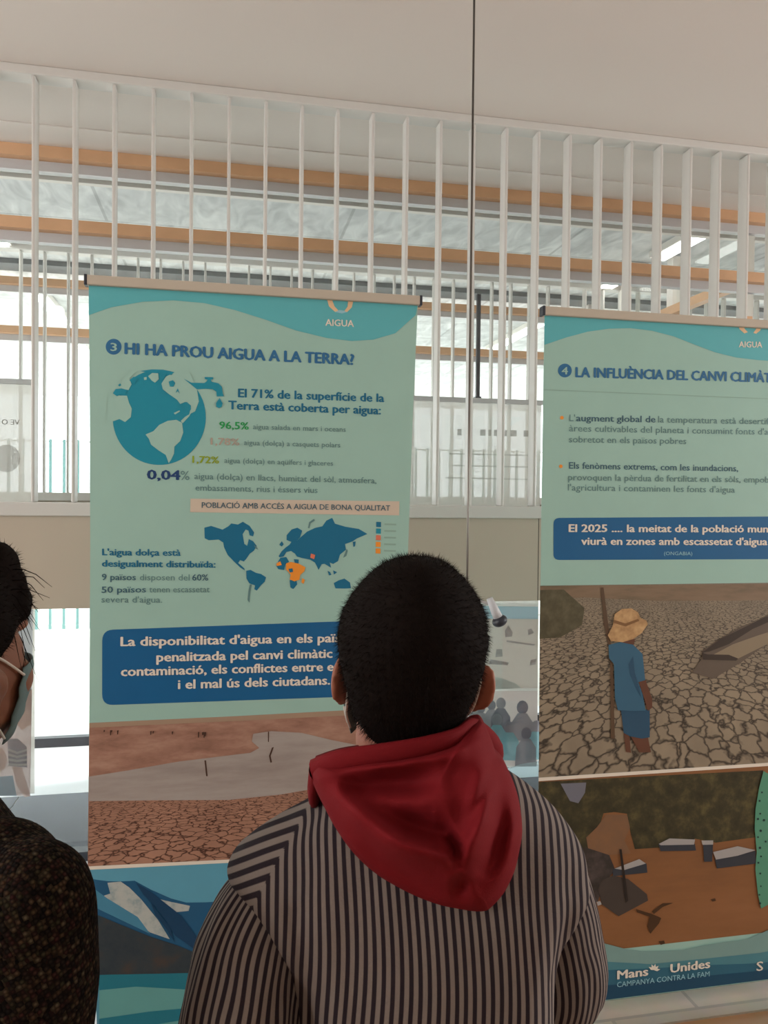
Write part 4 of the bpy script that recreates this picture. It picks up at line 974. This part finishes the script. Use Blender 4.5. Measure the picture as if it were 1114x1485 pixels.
# mask on the boy's face with ear loops
def mask(M, parent, material):
    bm = bmesh.new(); g = []
    for i in range(9):
        v = i / 8; z = -.012 - .085 * v; rg = []
        for k in range(17):
            u = (k - 8) / 8; x = .073 * u * (1 - .25 * v * v); y = .088 + .034 * (1 - abs(u) ** 1.6) * (1 - .5 * (v - .35) ** 2 * 2) - .043 * u * u - .012 * v
            rg.append(bm.verts.new(M @ Vector((x, y + .002 * math.sin(v * 19), z))))
        g.append(rg)
    for i in range(8):
        for k in range(16): bm.faces.new((g[i][k], g[i][k + 1], g[i + 1][k + 1], g[i + 1][k]))
    o = obj('face_mask', bm, material, parent, True)
    sdf = o.modifiers.new('thickness', 'SOLIDIFY'); sdf.thickness = .0015
    for e in (-1, 1):
        bm = bmesh.new(); tube(bm, [M @ Vector(q) for q in spline([(e * .072, .046, -.02), (e * .074, .01, .005), (e * .074, -.014, .012), (e * .073, -.026, -.008), (e * .071, -.016, -.042), (e * .066, .010, -.066), (e * .056, .034, -.09)], 5)], .0016, 8)
        obj('ear_loop', bm, m_loop, o, True)
    return o
mask(HM, boy, m_mask)
bm = bmesh.new(); tube(bm, [bl(505, 1026, .01), bl(507, 1036, .012), bl(510, 1048, .02)], .0013, 8); obj('mask_string', bm, m_loop, boy, True)
# trousers and shoes
bm = bmesh.new()
tube(bm, [(.022, 0, .80), (.022, 0, .74), (.022, 0, .70)], [(.135, .105), (.14, .108), (.13, .1)], 24)
for e in (-1, 1): tube(bm, [(.022 + e * .06, 0, .74), (.02 + e * .075, .005, .55), (.02 + e * .078, .005, .3), (.02 + e * .08, -.005, .07)], [.085, .085, .07, .06], 20)
remeshed('trousers', bm, m_trous, .008, boy, 4)
for e in (-1, 1):
    bm = bmesh.new(); ball(bm, (.02 + e * .08, .05, .045), (.044, .115, .045)); ball(bm, (.02 + e * .08, -.02, .06), (.045, .055, .055))
    for v in bm.verts: v.co.z = max(v.co.z, 0.001)
    obj('shoe', bm, m_shoe, boy, True)

# ------------------------------------------------------------------ second person at the left edge
D2 = .85
A2 = (-82 - IW / 2) / FPX * D2
wom = person_root('person', A2, D2, 'person with dark curly hair, face mask and brown tweed coat at the left edge')
HD = math.radians(40)
def wl_(x, y, dy=0.0):
    a, d, z = ray(x, y); k = (D2 + dy) / d
    return Vector((a * k - A2, dy, CZ + z * k))
WC = Vector((-.004, 0, 1.318))
WM = Matrix.Translation(WC) @ Matrix.Rotation(-math.radians(19), 4, 'Z')
RB = Matrix.Rotation(-HD, 4, 'Z')
bm = bmesh.new(); head_parts(bm, WM, 1.02)
tube(bm, [WM @ Vector(q) for q in ((0, -.015, -.04), (0, -.02, -.11), (0, -.03, -.17))], [.05, .05, .06], 18)
tube(bm, [RB @ Vector(q) for q in ((0, -.03, 1.16), (0, -.03, 1.08), (0, -.03, .9), (0, -.03, .75), (0, -.03, .66))], [(.08, .06), (.14, .08), (.13, .09), (.14, .1), (.15, .11)], 20)
SH = RB.inverted()
for e in (-1, 1):
    capsule(bm, [RB @ Vector(q) for q in ((e * .15, -.03, 1.07), (e * .19, -.04, .88), (e * .19, -.02, .80))], [.05, .042, .036]); capsule(bm, [RB @ Vector(q) for q in ((e * .19, -.02, .80), (e * .15, .09, .72), (e * .1, .16, .72))], [.036, .03, .024])
    hand(bm, RB @ Vector((e * .095, .165, .72)), RB.to_3x3() @ Vector((-e * .8, .7, 0)), Vector((0, 0, -1)), .9, e)
    capsule(bm, [RB @ Vector(q) for q in ((e * .07, -.03, .70), (e * .08, -.02, .40), (e * .08, -.03, .08))], [.08, .055, .04]); ball(bm, RB @ Vector((e * .08, .02, .04)), (.035, .09, .033), RB.to_3x3())
remeshed('body', bm, m_skin2, .005, wom, 5)
for e in (-1, 1):
    bm = bmesh.new(); c = WM @ Vector((e * .031, .0585, .004)); ball(bm, c, (.0125, .0125, .0125)); n0 = len(bm.faces); ball(bm, c + (WM.to_3x3() @ Vector((0, .0085, 0))), (.006, .005, .006)); bm.faces.ensure_lookup_table()
    for f in bm.faces[n0:]: f.material_index = 1
    obj('eye', bm, [m_eye, m_iris], wom, True)
# hair: cap plus loose curls
bm = bmesh.new()
ball(bm, WM @ Vector((0, -.022, .045)), (.088, .1, .088), WM.to_3x3()); ball(bm, WM @ Vector((0, -.06, .0)), (.083, .07, .1), WM.to_3x3()); ball(bm, WM @ Vector((0, .045, .075)), (.06, .045, .045), WM.to_3x3())
for px, py, dy, r in [(5, 850, .03, .024), (18, 868, .03, .02), (24, 885, .03, .017), (12, 898, .03, .016), (-10, 835, .02, .03), (-4, 900, .02, .018), (28, 896, .045, .016), (36, 880, .05, .012)]: ball(bm, wl_(px, py, dy), (r, r, r))
t = remeshed('hair', bm, m_hair, .006, None, 4)
bm = bmesh.new(); bm.from_mesh(t.data); bpy.data.objects.remove(t, do_unlink=True)
for v in bm.verts: v.co += v.co.normalized() * .004 * noise.noise(v.co * 70)
bm.normal_update(); fuzz(bm, 9000, .010, .0005, .2, .6)
for k in range(26):
    c = wl_(random.uniform(-20, 26), random.uniform(830, 905), random.uniform(0, .05)); L = random.uniform(.02, .06)
    d = Vector((random.uniform(.1, 1), random.uniform(-.3, .5), random.uniform(-.6, .8))).normalized(); cur = Vector((0, 0, -1)) * random.uniform(.2, 1.3)
    tube(bm, [c + d * L * q + cur * L * q * q for q in (0, .3, .6, 1)], [.0007, .0006, .0005, .0002], 5)
tube(bm, [wl_(18, 905, .03), wl_(34, 925, .03), wl_(41, 955, .03), wl_(38, 985, .03), wl_(30, 1000, .03)], .0004, 5)
tube(bm, [wl_(14, 905, .03), wl_(27, 930, .03), wl_(36, 950, .03), wl_(42, 972, .03)], .0004, 5)
obj('hair', bm, m_hair, wom)
mask(WM, wom, m_mask)
def tweed():
    m = bpy.data.materials.new('brown_tweed'); m.use_nodes = True; N = m.node_tree.nodes; LK = m.node_tree.links
    b = N['Principled BSDF']; b.inputs['Roughness'].default_value = .95; b.inputs['Specular IOR Level'].default_value = .1
    tc = N.new('ShaderNodeTexCoord'); mp = N.new('ShaderNodeMapping'); mp.inputs['Rotation'].default_value = (0, .5, .4)
    vo = N.new('ShaderNodeTexVoronoi'); vo.inputs['Scale'].default_value = 230; vo.inputs['Randomness'].default_value = .4
    LK.new(tc.outputs['Object'], mp.inputs[0]); LK.new(mp.outputs[0], vo.inputs['Vector'])
    sp_ = N.new('ShaderNodeSeparateColor'); LK.new(vo.outputs['Color'], sp_.inputs[0])
    cr = N.new('ShaderNodeValToRGB'); e = cr.color_ramp.elements; e[0].position = 0; e[0].color = L3((30, 24, 22)); e[1].position = 1; e[1].color = L3((100, 88, 68))
    for p_, c in ((.3, (48, 38, 30)), (.5, (70, 40, 36)), (.65, (62, 58, 40)), (.8, (88, 66, 48))):
        q = e.new(p_); q.color = L3(c)
    LK.new(sp_.outputs[0], cr.inputs[0])
    dk = N.new('ShaderNodeMapRange'); dk.inputs[1].default_value = .0; dk.inputs[2].default_value = .5; dk.inputs[3].default_value = 1.0; dk.inputs[4].default_value = .25; LK.new(vo.outputs['Distance'], dk.inputs[0])
    mx = N.new('ShaderNodeMix'); mx.data_type = 'RGBA'; mx.blend_type = 'MULTIPLY'; mx.inputs['Factor'].default_value = 1; LK.new(cr.outputs[0], mx.inputs['A']); LK.new(dk.outputs[0], mx.inputs['B']); LK.new(mx.outputs['Result'], b.inputs['Base Color'])
    bp = N.new('ShaderNodeBump'); bp.inputs['Strength'].default_value = .7; bp.inputs['Distance'].default_value = .003; bp.invert = True; LK.new(vo.outputs['Distance'], bp.inputs['Height']); LK.new(bp.outputs['Normal'], b.inputs['Normal'])
    return m
m_tw2 = tweed()
bm = bmesh.new()
tube(bm, [RB @ Vector(q) for q in ((0, -.03, 1.19), (0, -.035, 1.13), (0, -.035, 1.06), (0, -.035, .9), (0, -.035, .7), (0, -.035, .5))], [(.07, .065), (.12, .09), (.17, .11), (.17, .125), (.18, .13), (.19, .14)], 28)
S = wl_(52, 1325, -.10); El = wl_(55, 1560, -.10)
capsule(bm, [S, (S + El) / 2 + Vector((.002, 0, 0)), El], [.064, .066, .06]); ball(bm, S + Vector((-.05, .03, .01)), (.07, .07, .06))
capsule(bm, [El, RB @ Vector((.15, .07, .73)), RB @ Vector((.11, .15, .72))], [.06, .05, .042])
capsule(bm, [RB @ Vector(q) for q in ((-.16, -.03, 1.07), (-.2, -.04, .88), (-.2, -.02, .80))], [.065, .062, .056]); capsule(bm, [RB @ Vector(q) for q in ((-.2, -.02, .80), (-.15, .08, .73), (-.11, .15, .72))], [.056, .048, .042])
remeshed('coat', bm, m_tw2, .006, wom, 10)
bm = bmesh.new()
for e in (-1, 1): tube(bm, [RB @ Vector(q) for q in ((e * .065, -.03, .72), (e * .08, -.02, .40), (e * .08, -.03, .07))], [.095, .075, .06], 18)
remeshed('trousers', bm, m_trous, .009, wom, 4)
for e in (-1, 1):
    bm = bmesh.new(); ball(bm, RB @ Vector((e * .08, .03, .045)), (.044, .115, .045), RB.to_3x3())
    for v in bm.verts: v.co.z = max(v.co.z, .001)
    obj('shoe', bm, m_shoe, wom, True)
